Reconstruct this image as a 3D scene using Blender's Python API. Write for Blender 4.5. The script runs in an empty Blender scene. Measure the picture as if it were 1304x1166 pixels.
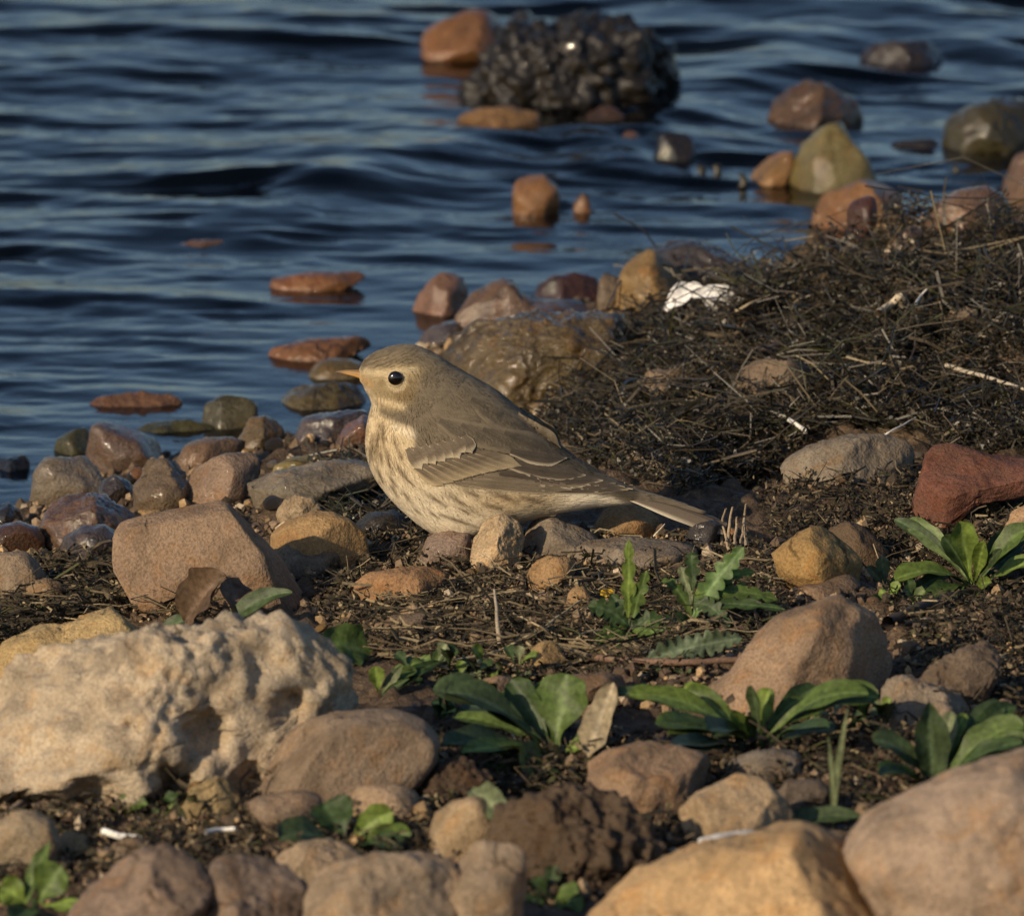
import bpy, bmesh, math, random
import numpy as np
from mathutils import Vector, Matrix
from mathutils.bvhtree import BVHTree

random.seed(7)
RNG = np.random.default_rng(7)
scene = bpy.context.scene
COL = scene.collection

# ------------------------------------------------------------------ camera
PITCH = math.radians(13.0)
DIST = 6.0
WIDTH_AT_FOCUS = 0.43
IMG_W, IMG_H = 1304.0, 1166.0
K = WIDTH_AT_FOCUS / IMG_W / DIST            # tangent per photo pixel
CF = np.array([0, math.cos(PITCH), -math.sin(PITCH)])
CU = np.array([0, math.sin(PITCH), math.cos(PITCH)])
CR = np.array([1.0, 0, 0])
TARGET = np.array([0, 0, 0.045])
CAM = TARGET - CF * DIST
cam_data = bpy.data.cameras.new("camera")
cam = bpy.data.objects.new("camera", cam_data)
COL.objects.link(cam)
cam.location = CAM
cam.rotation_euler = (math.radians(90) - PITCH, 0, 0)
cam_data.sensor_width = 36.0
cam_data.lens = 36.0 * DIST / WIDTH_AT_FOCUS
cam_data.clip_start = 0.5
cam_data.clip_end = 3000
cam_data.dof.use_dof = True
cam_data.dof.focus_distance = 5.81
cam_data.dof.aperture_fstop = 28.0
scene.camera = cam

# ------------------------------------------------------------------ light
SUN_EL = math.radians(24)
SUN_AZ = math.radians(45)                    # to the side of the camera axis, behind the camera
to_sun = Vector((-math.sin(SUN_AZ) * math.cos(SUN_EL), -math.cos(SUN_AZ) * math.cos(SUN_EL), math.sin(SUN_EL)))
world = bpy.data.worlds.new("World")
scene.world = world
world.use_nodes = True
wn = world.node_tree
wn.nodes.clear()
wo = wn.nodes.new("ShaderNodeOutputWorld")
wb = wn.nodes.new("ShaderNodeBackground")
sky = wn.nodes.new("ShaderNodeTexSky")
sky.sky_type = 'NISHITA'
sky.sun_disc = False
sky.sun_elevation = SUN_EL
sky.sun_rotation = math.atan2(to_sun.x, to_sun.y)
sky.air_density = 1.0
sky.dust_density = 1.2
sky.ozone_density = 3.2
wb.inputs[1].default_value = 0.118
wn.links.new(sky.outputs[0], wb.inputs[0])
wn.links.new(wb.outputs[0], wo.inputs[0])
sun_data = bpy.data.lights.new("sun", 'SUN')
sun_data.energy = 5.0
sun_data.angle = math.radians(0.55)
sun_data.color = (1.0, 0.80, 0.55)
sun = bpy.data.objects.new("sun", sun_data)
COL.objects.link(sun)
sun.rotation_euler = to_sun.to_track_quat('Z', 'Y').to_euler()
sun.location = (-3, -3, 3)

vs = scene.view_settings
vs.view_transform = 'Standard'
vs.look = 'None'
vs.exposure = -0.22
vs.gamma = 1.0
vs.use_curve_mapping = False
scene.cycles.use_denoising = True
scene.cycles.max_bounces = 6
scene.cycles.transparent_max_bounces = 12
scene.cycles.caustics_reflective = False
scene.cycles.caustics_refractive = False

# ------------------------------------------------------------------ noise and pixel helpers
_perm = np.random.default_rng(11).permutation(256)
_perm = np.concatenate([_perm, _perm, _perm])
_grad = np.random.default_rng(12).normal(size=(256, 3))
_grad /= np.linalg.norm(_grad, axis=1)[:, None]

def perlin(p):
    p = np.asarray(p, float)
    i = np.floor(p).astype(np.int64)
    f = p - i
    u = f * f * f * (f * (f * 6 - 15) + 10)
    out = 0
    for dx in (0, 1):
        for dy in (0, 1):
            for dz in (0, 1):
                h = _perm[(_perm[(_perm[(i[:, 0] + dx) & 255] + i[:, 1] + dy) & 255] + i[:, 2] + dz) & 255]
                g = _grad[h]
                d = (f[:, 0] - dx) * g[:, 0] + (f[:, 1] - dy) * g[:, 1] + (f[:, 2] - dz) * g[:, 2]
                w = (u[:, 0] if dx else 1 - u[:, 0]) * (u[:, 1] if dy else 1 - u[:, 1]) * (u[:, 2] if dz else 1 - u[:, 2])
                out = out + w * d
    return out * 1.5

def fbm(p, oct=4, lac=2.1, gain=0.5):
    a, s, t = 1.0, 0, 0
    p = np.asarray(p, float)
    for k in range(oct):
        s = s + a * perlin(p + 17.3 * k)
        t += a
        a *= gain
        p = p * lac
    return s / t

def noise2(x, y, sc, oct=3, z=0.0):
    p = np.stack([np.ravel(x) * sc, np.ravel(y) * sc, np.full(np.size(x), z)], 1)
    return fbm(p, oct).reshape(np.shape(x))

def worley(p, n_seed=5):
    """distance to the nearest jittered cell point"""
    i = np.floor(p).astype(np.int64)
    best = np.full(len(p), 9.0)
    for dx in (-1, 0, 1):
        for dy in (-1, 0, 1):
            for dz in (-1, 0, 1):
                c = i + (dx, dy, dz)
                h = _perm[(_perm[(_perm[(c[:, 0] + n_seed) & 255] + c[:, 1]) & 255] + c[:, 2]) & 255]
                q = c + 0.5 + 0.42 * _grad[h] / np.abs(_grad[h]).max(1)[:, None]
                best = np.minimum(best, np.linalg.norm(p - q, axis=1))
    return best

def ray(px, py):
    d = CF + (px - IMG_W / 2) * K * CR - (py - IMG_H / 2) * K * CU
    return d

def on_z(px, py, z=0.0):
    d = ray(px, py)
    return CAM + d * ((z - CAM[2]) / d[2])

def on_y(px, py, y):
    d = ray(px, py)
    return CAM + d * ((y - CAM[1]) / d[1])

def to_px(P):
    q = np.asarray(P, float) - CAM
    w = q @ CF
    return np.stack([IMG_W / 2 + (q @ CR) / w / K, IMG_H / 2 - (q @ CU) / w / K], -1)

def sstep(a, b, x):
    t = np.clip((x - a) / (b - a), 0, 1)
    return t * t * (3 - 2 * t)

# ------------------------------------------------------------------ terrain height
SHORE_PX = [(-1500, 1250), (-400, 800), (-60, 668), (60, 640), (200, 585), (330, 560), (440, 560), (500, 500), (540, 430), (640, 392), (780, 372),
            (880, 368), (1000, 380), (1080, 375), (1180, 355), (1304, 335), (1500, 290), (2600, 0)]
SHORE = np.array([on_z(a, b, 0.0)[:2] for a, b in SHORE_PX])

def shore_dist(x, y):
    x = np.asarray(x, float); y = np.asarray(y, float)
    best = np.full(x.shape, 1e9)
    sgn = np.where(y < np.interp(x, SHORE[:, 0], SHORE[:, 1]), 1.0, -1.0)
    for k in range(len(SHORE) - 1):
        a, b = SHORE[k], SHORE[k + 1]
        e = b - a
        t = np.clip(((x - a[0]) * e[0] + (y - a[1]) * e[1]) / (e @ e), 0, 1)
        dx, dy = x - a[0] - t * e[0], y - a[1] - t * e[1]
        d = dx * dx + dy * dy
        best = np.minimum(best, d)
    return np.sqrt(best) * sgn                # positive on land

# (photo pixel of the mound's middle on the ground, radius across, radius along the view, height)
MOUNDS = [((1120, 500), 0.095, 0.16, 0.020), ((1260, 450), 0.08, 0.14, 0.016), ((900, 470), 0.07, 0.14, 0.014),
          ((1300, 560), 0.07, 0.10, 0.014)]
DIPS = [((985, 665), 0.040, 0.045, 0.016), ((1150, 805), 0.03, 0.05, 0.012), ((480, 690), 0.014, 0.03, 0.008),
        ((1230, 850), 0.04, 0.05, 0.010), ((200, 1040), 0.035, 0.06, 0.010), ((730, 1140), 0.03, 0.05, 0.012)]
_MOUNDS = [(on_z(*c, 0.02), rx, ry, h) for c, rx, ry, h in MOUNDS] + [(on_z(*c, 0.02), rx, ry, -h) for c, rx, ry, h in DIPS]

def height0(x, y):
    d = shore_dist(x, y)
    land = 0.050 * (1 - np.exp(-np.maximum(d, 0) / 0.22)) + 0.02 * np.maximum(d, 0)
    land = np.minimum(land, 0.09)
    sea = -0.014 * (1 - np.exp(-np.maximum(-d, 0) / 0.02)) - 0.08 * (1 - np.exp(-np.maximum(-d, 0) / 0.30))
    h = np.where(d > 0, land, sea)
    for c, rx, ry, m in _MOUNDS:
        q = ((x - c[0]) / rx) ** 2 + ((y - c[1]) / ry) ** 2
        h = h + m * np.exp(-q ** 1.4) * (sstep(0.02, 0.25, d) if m > 0 else 1.0)
    return h

def heap_mask(x, y):
    q = 0
    for c, rx, ry, m in _MOUNDS:
        if m > 0.011: q = q + np.exp(-(((x - c[0]) / rx) ** 2 + ((y - c[1]) / ry) ** 2) ** 1.4)
    return np.clip(q * 1.4, 0, 1)

def height(x, y):
    x = np.asarray(x, float); y = np.asarray(y, float)
    h0 = height0(x, y)
    h = h0 + 0.005 * noise2(x, y, 14, 2)
    land = sstep(-0.02, 0.03, h)
    bank = heap_mask(x, y)
    clump = np.abs(noise2(x, y, 55, 3, 3.0)) * 0.012 + noise2(x, y, 140, 2, 5.0) * 0.004
    heap = bank * sstep(0.02, 0.055, h0) * (0.044 * (np.abs(noise2(x, y, 26, 3, 6.0)) - 0.18) + 0.010 * noise2(x, y, 75, 2, 7.0))
    inview = (np.abs(x) < 0.6) & (np.abs(y) < 1.6)
    return h + np.where(inview, (0.3 + 0.7 * land) * clump + heap, 0)

def ground_px(px, py):
    d = ray(px, py)
    t = np.linspace((0.16 - CAM[2]) / d[2], (-0.12 - CAM[2]) / d[2], 1200)
    P = CAM + d * t[:, None]
    below = P[:, 2] < height(P[:, 0], P[:, 1])
    k = int(np.argmax(below)) if below.any() else len(t) - 1
    return P[k]

# ------------------------------------------------------------------ mesh helpers
def make_mesh(name, V, F, col=None, smooth=True, attrs=None):
    V = np.ascontiguousarray(V, np.float32)
    F = np.ascontiguousarray(F, np.int32)
    n = F.shape[1]
    me = bpy.data.meshes.new(name)
    me.vertices.add(len(V)); me.vertices.foreach_set("co", V.ravel())
    me.loops.add(F.size); me.loops.foreach_set("vertex_index", F.ravel())
    me.polygons.add(len(F))
    me.polygons.foreach_set("loop_start", np.arange(0, F.size, n, dtype=np.int32))
    me.update(calc_edges=True)
    me.polygons.foreach_set("use_smooth", np.full(len(F), smooth))
    if col is not None:
        a = me.color_attributes.new("Col", 'FLOAT_COLOR', 'POINT')
        c = np.ones((len(V), 4), np.float32); c[:, :3] = col
        a.data.foreach_set("color", c.ravel())
    me.update()
    return me

def link(name, me, mat=None, parent=None):
    o = bpy.data.objects.new(name, me)
    COL.objects.link(o)
    if mat is not None and me is not None and not me.materials:
        me.materials.append(mat)
    if parent is not None:
        o.parent = parent
    return o

def tag(o, label=None, cat=None, group=None, kind=None):
    if label: o["label"] = label
    if cat: o["category"] = cat
    if group: o["group"] = group
    if kind: o["kind"] = kind
    return o

def grid_faces(nu, nv, wrap=False):
    i = np.arange(nu - 1)[:, None]
    j = np.arange(nv if wrap else nv - 1)[None]
    j2 = (j + 1) % nv
    return np.stack([i * nv + j, (i + 1) * nv + j, (i + 1) * nv + j2, i * nv + j2], -1).reshape(-1, 4)

_ico = {}
def ico(n):
    if n not in _ico:
        bm = bmesh.new()
        bmesh.ops.create_icosphere(bm, subdivisions=n, radius=1.0)
        V = np.array([v.co[:] for v in bm.verts]); F = np.array([[v.index for v in f.verts] for f in bm.faces])
        bm.free()
        V /= np.linalg.norm(V, axis=1)[:, None]
        _ico[n] = (V, F)
    return _ico[n]

def vnormals(V, F):
    a, b, c = V[F[:, 0]], V[F[:, 1]], V[F[:, 2]]
    fn = np.cross(b - a, c - a)
    N = np.zeros_like(V)
    for k in range(3):
        np.add.at(N, F[:, k], fn)
    return N / np.maximum(np.linalg.norm(N, axis=1)[:, None], 1e-12)

def catmull(P, n):
    P = np.asarray(P, float)
    Q = np.vstack([2 * P[0] - P[1], P, 2 * P[-1] - P[-2]])
    t = np.linspace(0, len(P) - 1 - 1e-9, n)
    k = t.astype(int); f = (t - k)[:, None]
    a, b, c, d = Q[k], Q[k + 1], Q[k + 2], Q[k + 3]
    return 0.5 * (2 * b + (c - a) * f + (2 * a - 5 * b + 4 * c - d) * f ** 2 + (3 * b - a - 3 * c + d) * f ** 3)

# ------------------------------------------------------------------ materials
class NT:
    def __init__(self, name):
        self.m = bpy.data.materials.new(name); self.m.use_nodes = True
        self.t = self.m.node_tree; self.t.nodes.clear()
        self.out = self.n("ShaderNodeOutputMaterial")
    def n(self, typ, **kw):
        o = self.t.nodes.new(typ)
        for k, v in kw.items(): setattr(o, k, v)
        return o
    def l(self, a, b): self.t.links.new(a, b)
    def val(self, sock, v):
        if hasattr(v, "is_output"): self.l(v, sock)
        else: sock.default_value = v
    def noise(self, vec, scale, detail=4, rough=0.55, dist=0.0):
        o = self.n("ShaderNodeTexNoise")
        o.inputs["Scale"].default_value = scale; o.inputs["Detail"].default_value = detail
        o.inputs["Roughness"].default_value = rough; o.inputs["Distortion"].default_value = dist
        self.l(vec, o.inputs["Vector"]); return o.outputs["Fac"]
    def ramp(self, fac, stops):
        o = self.n("ShaderNodeValToRGB")
        e = o.color_ramp.elements
        while len(e) < len(stops): e.new(0.5)
        for k, (p, c) in enumerate(stops):
            e[k].position = p; e[k].color = (c, c, c, 1) if np.isscalar(c) else (*c, 1)
        self.l(fac, o.inputs[0]); return o.outputs[0]
    def mix(self, fac, a, b, mode='MIX'):
        o = self.n("ShaderNodeMix", data_type='RGBA', blend_type=mode)
        self.val(o.inputs[0], fac); self.val(o.inputs[6], a); self.val(o.inputs[7], b); return o.outputs[2]
    def math(self, op, a, b=0.0, c=0.0):
        o = self.n("ShaderNodeMath", operation=op)
        self.val(o.inputs[0], a); self.val(o.inputs[1], b); self.val(o.inputs[2], c); return o.outputs[0]
    def bump(self, h, strength, dist, normal=None):
        o = self.n("ShaderNodeBump"); o.inputs["Strength"].default_value = strength; o.inputs["Distance"].default_value = dist
        self.l(h, o.inputs["Height"])
        if normal is not None: self.l(normal, o.inputs["Normal"])
        return o.outputs[0]
    def pbr(self, **kw):
        o = self.n("ShaderNodeBsdfPrincipled")
        for k, v in kw.items(): self.val(o.inputs[k.replace("_", " ")], v)
        return o

def mat_rock():
    t = NT("weathered_stone")
    info = t.n("ShaderNodeObjectInfo")
    tc = t.n("ShaderNodeTexCoord")
    off = t.n("ShaderNodeVectorMath", operation='ADD')
    t.l(tc.outputs["Object"], off.inputs[0])
    rnd = t.n("ShaderNodeVectorMath", operation='SCALE'); rnd.inputs[0].default_value = (3.1, 1.7, 2.3)
    t.l(info.outputs["Random"], rnd.inputs["Scale"]); t.l(rnd.outputs[0], off.inputs[1])
    v = off.outputs[0]
    wet = info.outputs["Alpha"]
    big = t.noise(v, 38, 5, 0.6, 0.6)
    mid = t.noise(v, 150, 5, 0.65)
    fine = t.noise(v, 900, 3, 0.6)
    shade = t.ramp(big, [(0.28, 0.52), (0.5, 1.0), (0.72, 1.34)])
    c = t.mix(1.0, info.outputs["Color"], shade, 'MULTIPLY')
    stain = t.ramp(t.noise(v, 62, 4, 0.6, 1.0), [(0.52, 0.0), (0.66, 0.55)])
    warm = t.mix(1.0, info.outputs["Color"], (1.12, 0.88, 0.60, 1), 'MULTIPLY')
    c = t.mix(stain, c, warm)
    dust = t.ramp(mid, [(0.5, 0.0), (0.72, 0.5)])
    pale = t.mix(1.0, info.outputs["Color"], (1.30, 1.36, 1.42, 1), 'MULTIPLY')
    dustw = t.math('MULTIPLY', dust, t.math('SUBTRACT', 1.0, wet))
    c = t.mix(dustw, c, pale)
    sp = t.ramp(fine, [(0.36, 0.62), (0.5, 1.0), (0.66, 1.25)])
    c = t.mix(0.8, c, sp, 'MULTIPLY')
    vor = t.n("ShaderNodeTexVoronoi"); vor.inputs["Scale"].default_value = 420; t.l(v, vor.inputs["Vector"])
    pit = t.ramp(vor.outputs["Distance"], [(0.08, 0.45), (0.22, 1.0)])
    pitm = t.ramp(t.noise(v, 110, 2), [(0.5, 0.0), (0.6, 0.75)])
    c = t.mix(pitm, c, t.mix(1.0, c, pit, 'MULTIPLY'))
    dirt = t.ramp(t.noise(v, 30, 6, 0.7, 0.5), [(0.50, 0.0), (0.62, 0.62), (0.8, 0.85)])
    dirtm = t.math('MULTIPLY', dirt, t.ramp(t.noise(v, 320, 4, 0.7), [(0.35, 0.25), (0.6, 1.0)]))
    dirtm = t.math('MULTIPLY', dirtm, t.math('SUBTRACT', 1.0, t.math('MULTIPLY', wet, 0.85)))
    c = t.mix(dirtm, c, t.mix(0.35, (0.10, 0.071, 0.043, 1), info.outputs["Color"]))
    gm = t.n("ShaderNodeGamma"); gm.inputs[1].default_value = 1.32; t.l(c, gm.inputs[0])
    dark = t.mix(1.0, gm.outputs[0], (1.02, 0.98, 0.86, 1), 'MULTIPLY')
    c = t.mix(wet, c, dark)
    wr = t.ramp(t.noise(v, 95, 3), [(0.38, 0.25), (0.62, 0.6)])
    rmix = t.n("ShaderNodeMix", data_type='FLOAT'); t.l(wet, rmix.inputs[0]); rmix.inputs[2].default_value = 0.88; t.l(wr, rmix.inputs[3])
    h = t.math('ADD', t.math('MULTIPLY', mid, 0.7), t.math('MULTIPLY', fine, 0.3))
    b = t.bump(h, 0.8, 0.0032)
    wv = t.n("ShaderNodeVectorMath", operation='ADD'); t.l(v, wv.inputs[0])
    wn_ = t.n("ShaderNodeTexNoise"); wn_.inputs["Scale"].default_value = 45; wn_.inputs["Detail"].default_value = 4; t.l(v, wn_.inputs["Vector"])
    ws = t.n("ShaderNodeVectorMath", operation='SCALE'); ws.inputs["Scale"].default_value = 0.030; t.l(wn_.outputs["Color"], ws.inputs[0]); t.l(ws.outputs[0], wv.inputs[1])
    ck = t.n("ShaderNodeTexVoronoi", feature='DISTANCE_TO_EDGE'); ck.inputs["Scale"].default_value = 30; t.l(wv.outputs[0], ck.inputs["Vector"])
    line = t.ramp(ck.outputs["Distance"], [(0.008, 0.0), (0.035, 1.0)])
    keep = t.ramp(t.noise(v, 22, 2), [(0.57, 0.0), (0.64, 0.9)])
    crack = t.math('SUBTRACT', 1.0, t.math('MULTIPLY', t.math('SUBTRACT', 1.0, line), keep))
    c = t.mix(1.0, c, t.ramp(crack, [(0.0, 0.35), (1.0, 1.0)]), 'MULTIPLY')
    b = t.bump(pit, 0.3, 0.0007, b)
    b = t.bump(crack, 0.6, 0.0012, b)
    sm = t.n("ShaderNodeMix", data_type='FLOAT'); t.l(wet, sm.inputs[0]); sm.inputs[2].default_value = 0.18; sm.inputs[3].default_value = 0.2
    p = t.pbr(Base_Color=c, Roughness=rmix.outputs[0], Normal=b, Specular_IOR_Level=sm.outputs[0], Coat_Weight=t.math('MULTIPLY', wet, 0.9), Coat_Roughness=t.ramp(t.noise(v, 120, 2), [(0.35, 0.03), (0.65, 0.11)]))
    cb = t.bump(t.noise(v, 260, 4, 0.6), 0.6, 0.002)
    t.l(cb, p.inputs['Coat Normal'])
    t.l(p.outputs[0], t.out.inputs[0])
    return t.m

def mat_soil():
    t = NT("damp_soil")
    tc = t.n("ShaderNodeTexCoord"); v = tc.outputs["Object"]
    a = t.noise(v, 30, 6, 0.65); b = t.noise(v, 240, 5, 0.7); f = t.noise(v, 1100, 3)
    c = t.ramp(a, [(0.3, (0.042, 0.029, 0.018)), (0.5, (0.10, 0.068, 0.042)), (0.72, (0.19, 0.13, 0.078))])
    c = t.mix(0.9, c, t.ramp(b, [(0.3, 0.4), (0.5, 0.95), (0.7, 1.7)]), 'MULTIPLY')
    h = t.math('ADD', t.math('MULTIPLY', b, 0.7), t.math('MULTIPLY', f, 0.3))
    bp = t.bump(h, 0.9, 0.004)
    r = t.ramp(a, [(0.35, 0.5), (0.6, 0.92)])
    p = t.pbr(Base_Color=c, Roughness=r, Normal=bp, Specular_IOR_Level=0.25)
    t.l(p.outputs[0], t.out.inputs[0]); return t.m

def mat_attr(name, rough=0.7, spec=0.3, bump=0.0, bscale=800, var=0.25, transl=0.0, sheen=0.0):
    t = NT(name)
    at = t.n("ShaderNodeAttribute", attribute_name="Col")
    tc = t.n("ShaderNodeTexCoord")
    n = t.noise(tc.outputs["Object"], bscale, 3)
    c = t.mix(1.0, at.outputs["Color"], t.ramp(n, [(0.3, 1 - var), (0.7, 1 + var)]), 'MULTIPLY')
    kw = dict(Base_Color=c, Roughness=rough, Specular_IOR_Level=spec)
    if bump: kw["Normal"] = t.bump(n, bump, 0.0006)
    p = t.pbr(**kw)
    if sheen: p.inputs["Sheen Weight"].default_value = sheen; p.inputs["Sheen Roughness"].default_value = 0.6
    s = p.outputs[0]
    if transl:
        tr = t.n("ShaderNodeBsdfTranslucent"); t.l(c, tr.inputs[0])
        mx = t.n("ShaderNodeMixShader"); mx.inputs[0].default_value = transl
        t.l(s, mx.inputs[1]); t.l(tr.outputs[0], mx.inputs[2]); s = mx.outputs[0]
    t.l(s, t.out.inputs[0]); return t.m

def mat_plain(name, col, rough=0.6, spec=0.4, bump=0.3, scale=400, var=0.35, coat=0.0):
    t = NT(name)
    tc = t.n("ShaderNodeTexCoord")
    n = t.noise(tc.outputs["Object"], scale, 4)
    c = t.mix(1.0, (*col, 1), t.ramp(n, [(0.3, 1 - var), (0.7, 1 + var)]), 'MULTIPLY')
    p = t.pbr(Base_Color=c, Roughness=rough, Specular_IOR_Level=spec, Normal=t.bump(n, bump, 0.0008))
    p.inputs["Coat Weight"].default_value = coat
    t.l(p.outputs[0], t.out.inputs[0]); return t.m

def mat_water():
    t = NT("lake_water")
    tc = t.n("ShaderNodeTexCoord")
    mp = t.n("ShaderNodeMapping"); mp.inputs["Scale"].default_value = (1, 1.5, 1); t.l(tc.outputs["Object"], mp.inputs[0])
    n1 = t.noise(mp.outputs[0], 60, 3, 0.5, 0.8)
    bp = t.bump(n1, 0.09, 0.004)
    fr = t.n("ShaderNodeFresnel"); fr.inputs["IOR"].default_value = 1.33; t.l(bp, fr.inputs["Normal"])
    tr = t.n("ShaderNodeBsdfTransparent"); tr.inputs[0].default_value = (0.40, 0.40, 0.36, 1)
    gl = t.n("ShaderNodeBsdfAnisotropic"); gl.inputs["Color"].default_value = (1, 1, 1, 1); gl.inputs["Roughness"].default_value = 0.06
    t.l(bp, gl.inputs["Normal"])
    mx = t.n("ShaderNodeMixShader"); t.l(fr.outputs[0], mx.inputs[0]); t.l(tr.outputs[0], mx.inputs[1]); t.l(gl.outputs[0], mx.inputs[2])
    t.l(mx.outputs[0], t.out.inputs[0]); return t.m

M_ROCK = mat_rock(); M_SOIL = mat_soil(); M_WATER = mat_water()
M_MUSSEL = mat_plain("wet_mussel_crust", (0.016, 0.013, 0.010), 0.45, 0.2, 0.5, 350, 0.5, coat=0.35)
M_LITTER = mat_attr("dry_plant_litter", 0.75, 0.25, 0.2, 900, 0.3)
M_WRACK = mat_attr("damp_shore_wrack", 0.42, 0.45, 0.2, 900, 0.35)
M_LEAF = mat_attr("green_leaf", 0.5, 0.3, 0.4, 420, 0.38, transl=0.25)
M_PLUME = mat_attr("soft_plumage", 0.85, 0.15, 0.25, 1500, 0.14, sheen=0.15)
M_FEATHER = mat_attr("flight_feather", 0.6, 0.25, 0.15, 1800, 0.12)
# ------------------------------------------------------------------ ground and water sheets
def axis(lo, hi, step, far_lo, far_hi, ratio=1.35):
    a = list(np.arange(lo, hi + step / 2, step))
    s, x = step, lo
    while x > far_lo:
        s *= ratio; x -= s; a.insert(0, max(x, far_lo))
    s, x = step, hi
    while x < far_hi:
        s *= ratio; x += s; a.append(min(x, far_hi))
    return np.array(a)

def sheet(name, xs, ys, zfun, mat):
    X, Y = np.meshgrid(xs, ys, indexing='ij')
    Z = zfun(X, Y)
    V = np.stack([X, Y, Z], -1).reshape(-1, 3)
    return link(name, make_mesh(name, V, grid_faces(len(xs), len(ys))), mat)

def ground_z(X, Y):
    return height(X, Y)

g = sheet("ground", axis(-0.29, 0.29, 0.0026, -400, 400), axis(-0.80, 0.75, 0.0034, -400, 2000), ground_z, M_SOIL)
tag(g, "dark damp soil of the shore running down under the water", kind="structure")

# wave field: short chop, broken by the stones
WAVE_RIDGES = [  # (pixels along the crest, height m, width along the view m)
    ([(420, 240), (520, 208), (640, 186), (740, 178), (800, 205)], 0.0125, 0.040),
    ([(300, 285), (420, 262), (560, 240), (620, 236)], 0.006, 0.030),
    ([(80, 322), (180, 300), (300, 305)], 0.006, 0.028),
    ([(-40, 392), (80, 388), (220, 402)], 0.005, 0.022),
    ([(880, 150), (950, 130), (1010, 108)], 0.008, 0.03),
    ([(1020, 66), (1120, 45), (1230, 62)], 0.010, 0.05),
    ([(60, 95), (200, 70), (260, 62)], 0.007, 0.06),
    ([(300, 50), (450, 52)], 0.005, 0.05),
    ([(840, 20), (980, 10), (1150, 12)], 0.008, 0.06),
    ([(860, 118), (900, 120), (960, 105)], 0.008, 0.03),
]

AWASH = []
def water_z(X, Y):
    def lean(fx, fy, sc, o, zz, k):                           # crests lean towards the shore: long backs, short fronts
        a = noise2(X * fx[0] + fx[1] * Y, Y * fy, sc, 2, zz)
        Y2 = Y + k * a
        return noise2(X * fx[0] + fx[1] * Y2, Y2 * fy, sc, o, zz)
    w1 = lean((1.0, 0.4), 1.9, 7.5, 3, 1.0, 0.045)
    w2 = lean((0.8, -0.3), 2.0, 20, 3, 2.0, 0.016)
    w3 = noise2(X * 0.7 + 0.2 * Y, Y * 1.6, 52, 2, 4.0)
    z = 0.0036 * w1 + 0.0019 * w2 + 0.0008 * w3
    z = z + 0.0008 * np.sin((Y * 1.0 + 0.25 * X) * 95 + 5 * w1)
    for pts, hgt, wid in WAVE_RIDGES:
        P = catmull(np.array([on_z(a, b)[:2] for a, b in pts]), 40)
        best = np.full(X.shape, 1e9); sy = np.zeros(X.shape)
        for p in P:
            d = ((X - p[0]) * 1.0) ** 2 + (Y - p[1]) ** 2
            m = d < best
            best = np.where(m, d, best); sy = np.where(m, Y - p[1], sy)
        w = np.where(sy > 0, wid * 2.2, wid * 0.7)          # steep towards the shore
        z = z + 0.6 * hgt * np.exp(-best / w ** 2)
    d = shore_dist(X, Y)
    calm = sstep(0.02, -0.16, d) * 0.85 + 0.15
    far = np.exp(-np.maximum(np.abs(X) - 0.6, 0) / 2) * np.exp(-np.maximum(Y - 1.6, 0) / 4)
    for (sx, sy, sw) in AWASH:                               # stones break the chop around them
        z = z * (1 - 0.75 * np.exp(-((X - sx) ** 2 + (Y - sy) ** 2) / (1.25 * sw) ** 2))
    return z * calm * (0.1 + 0.9 * far)

# ------------------------------------------------------------------ stones
TAN = (0.29, 0.21, 0.125); BROWN = (0.20, 0.125, 0.075); OCHRE = (0.38, 0.235, 0.095); ORANGE = (0.33, 0.175, 0.065)
GREY = (0.20, 0.170, 0.135); DARK = (0.055, 0.044, 0.036); OLIVE = (0.20, 0.155, 0.06); PINK = (0.25, 0.16, 0.105)
PURPLE = (0.16, 0.125, 0.12); PALE = (0.46, 0.365, 0.245); BRICK = (0.20, 0.08, 0.05); MOSS = (0.125, 0.115, 0.028)
SOILC = (0.095, 0.062, 0.038); REDBR = (0.21, 0.09, 0.045); WOODC = (0.27, 0.215, 0.155); WHITE = (0.72, 0.70, 0.66)
TAN13 = math.tan(PITCH)

def outline_radius(pts, c, ang):
    P = np.asarray(pts) - c
    Q = np.roll(P, -1, axis=0)
    E = Q - P
    D = np.stack([np.cos(ang), np.sin(ang)], 1)
    r = np.zeros(len(ang))
    for p, e in zip(P, E):
        den = D[:, 0] * e[1] - D[:, 1] * e[0]
        den = np.where(np.abs(den) < 1e-12, 1e-12, den)
        t = (p[0] * e[1] - p[1] * e[0]) / den
        s = (p[0] * D[:, 1] - p[1] * D[:, 0]) / den
        ok = (t > 0) & (s >= -1e-6) & (s <= 1 + 1e-6)
        r = np.where(ok, np.maximum(r, t), r)
    # soften corners a little
    o = np.argsort(ang)
    return np.maximum(r, 1e-4)

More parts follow.
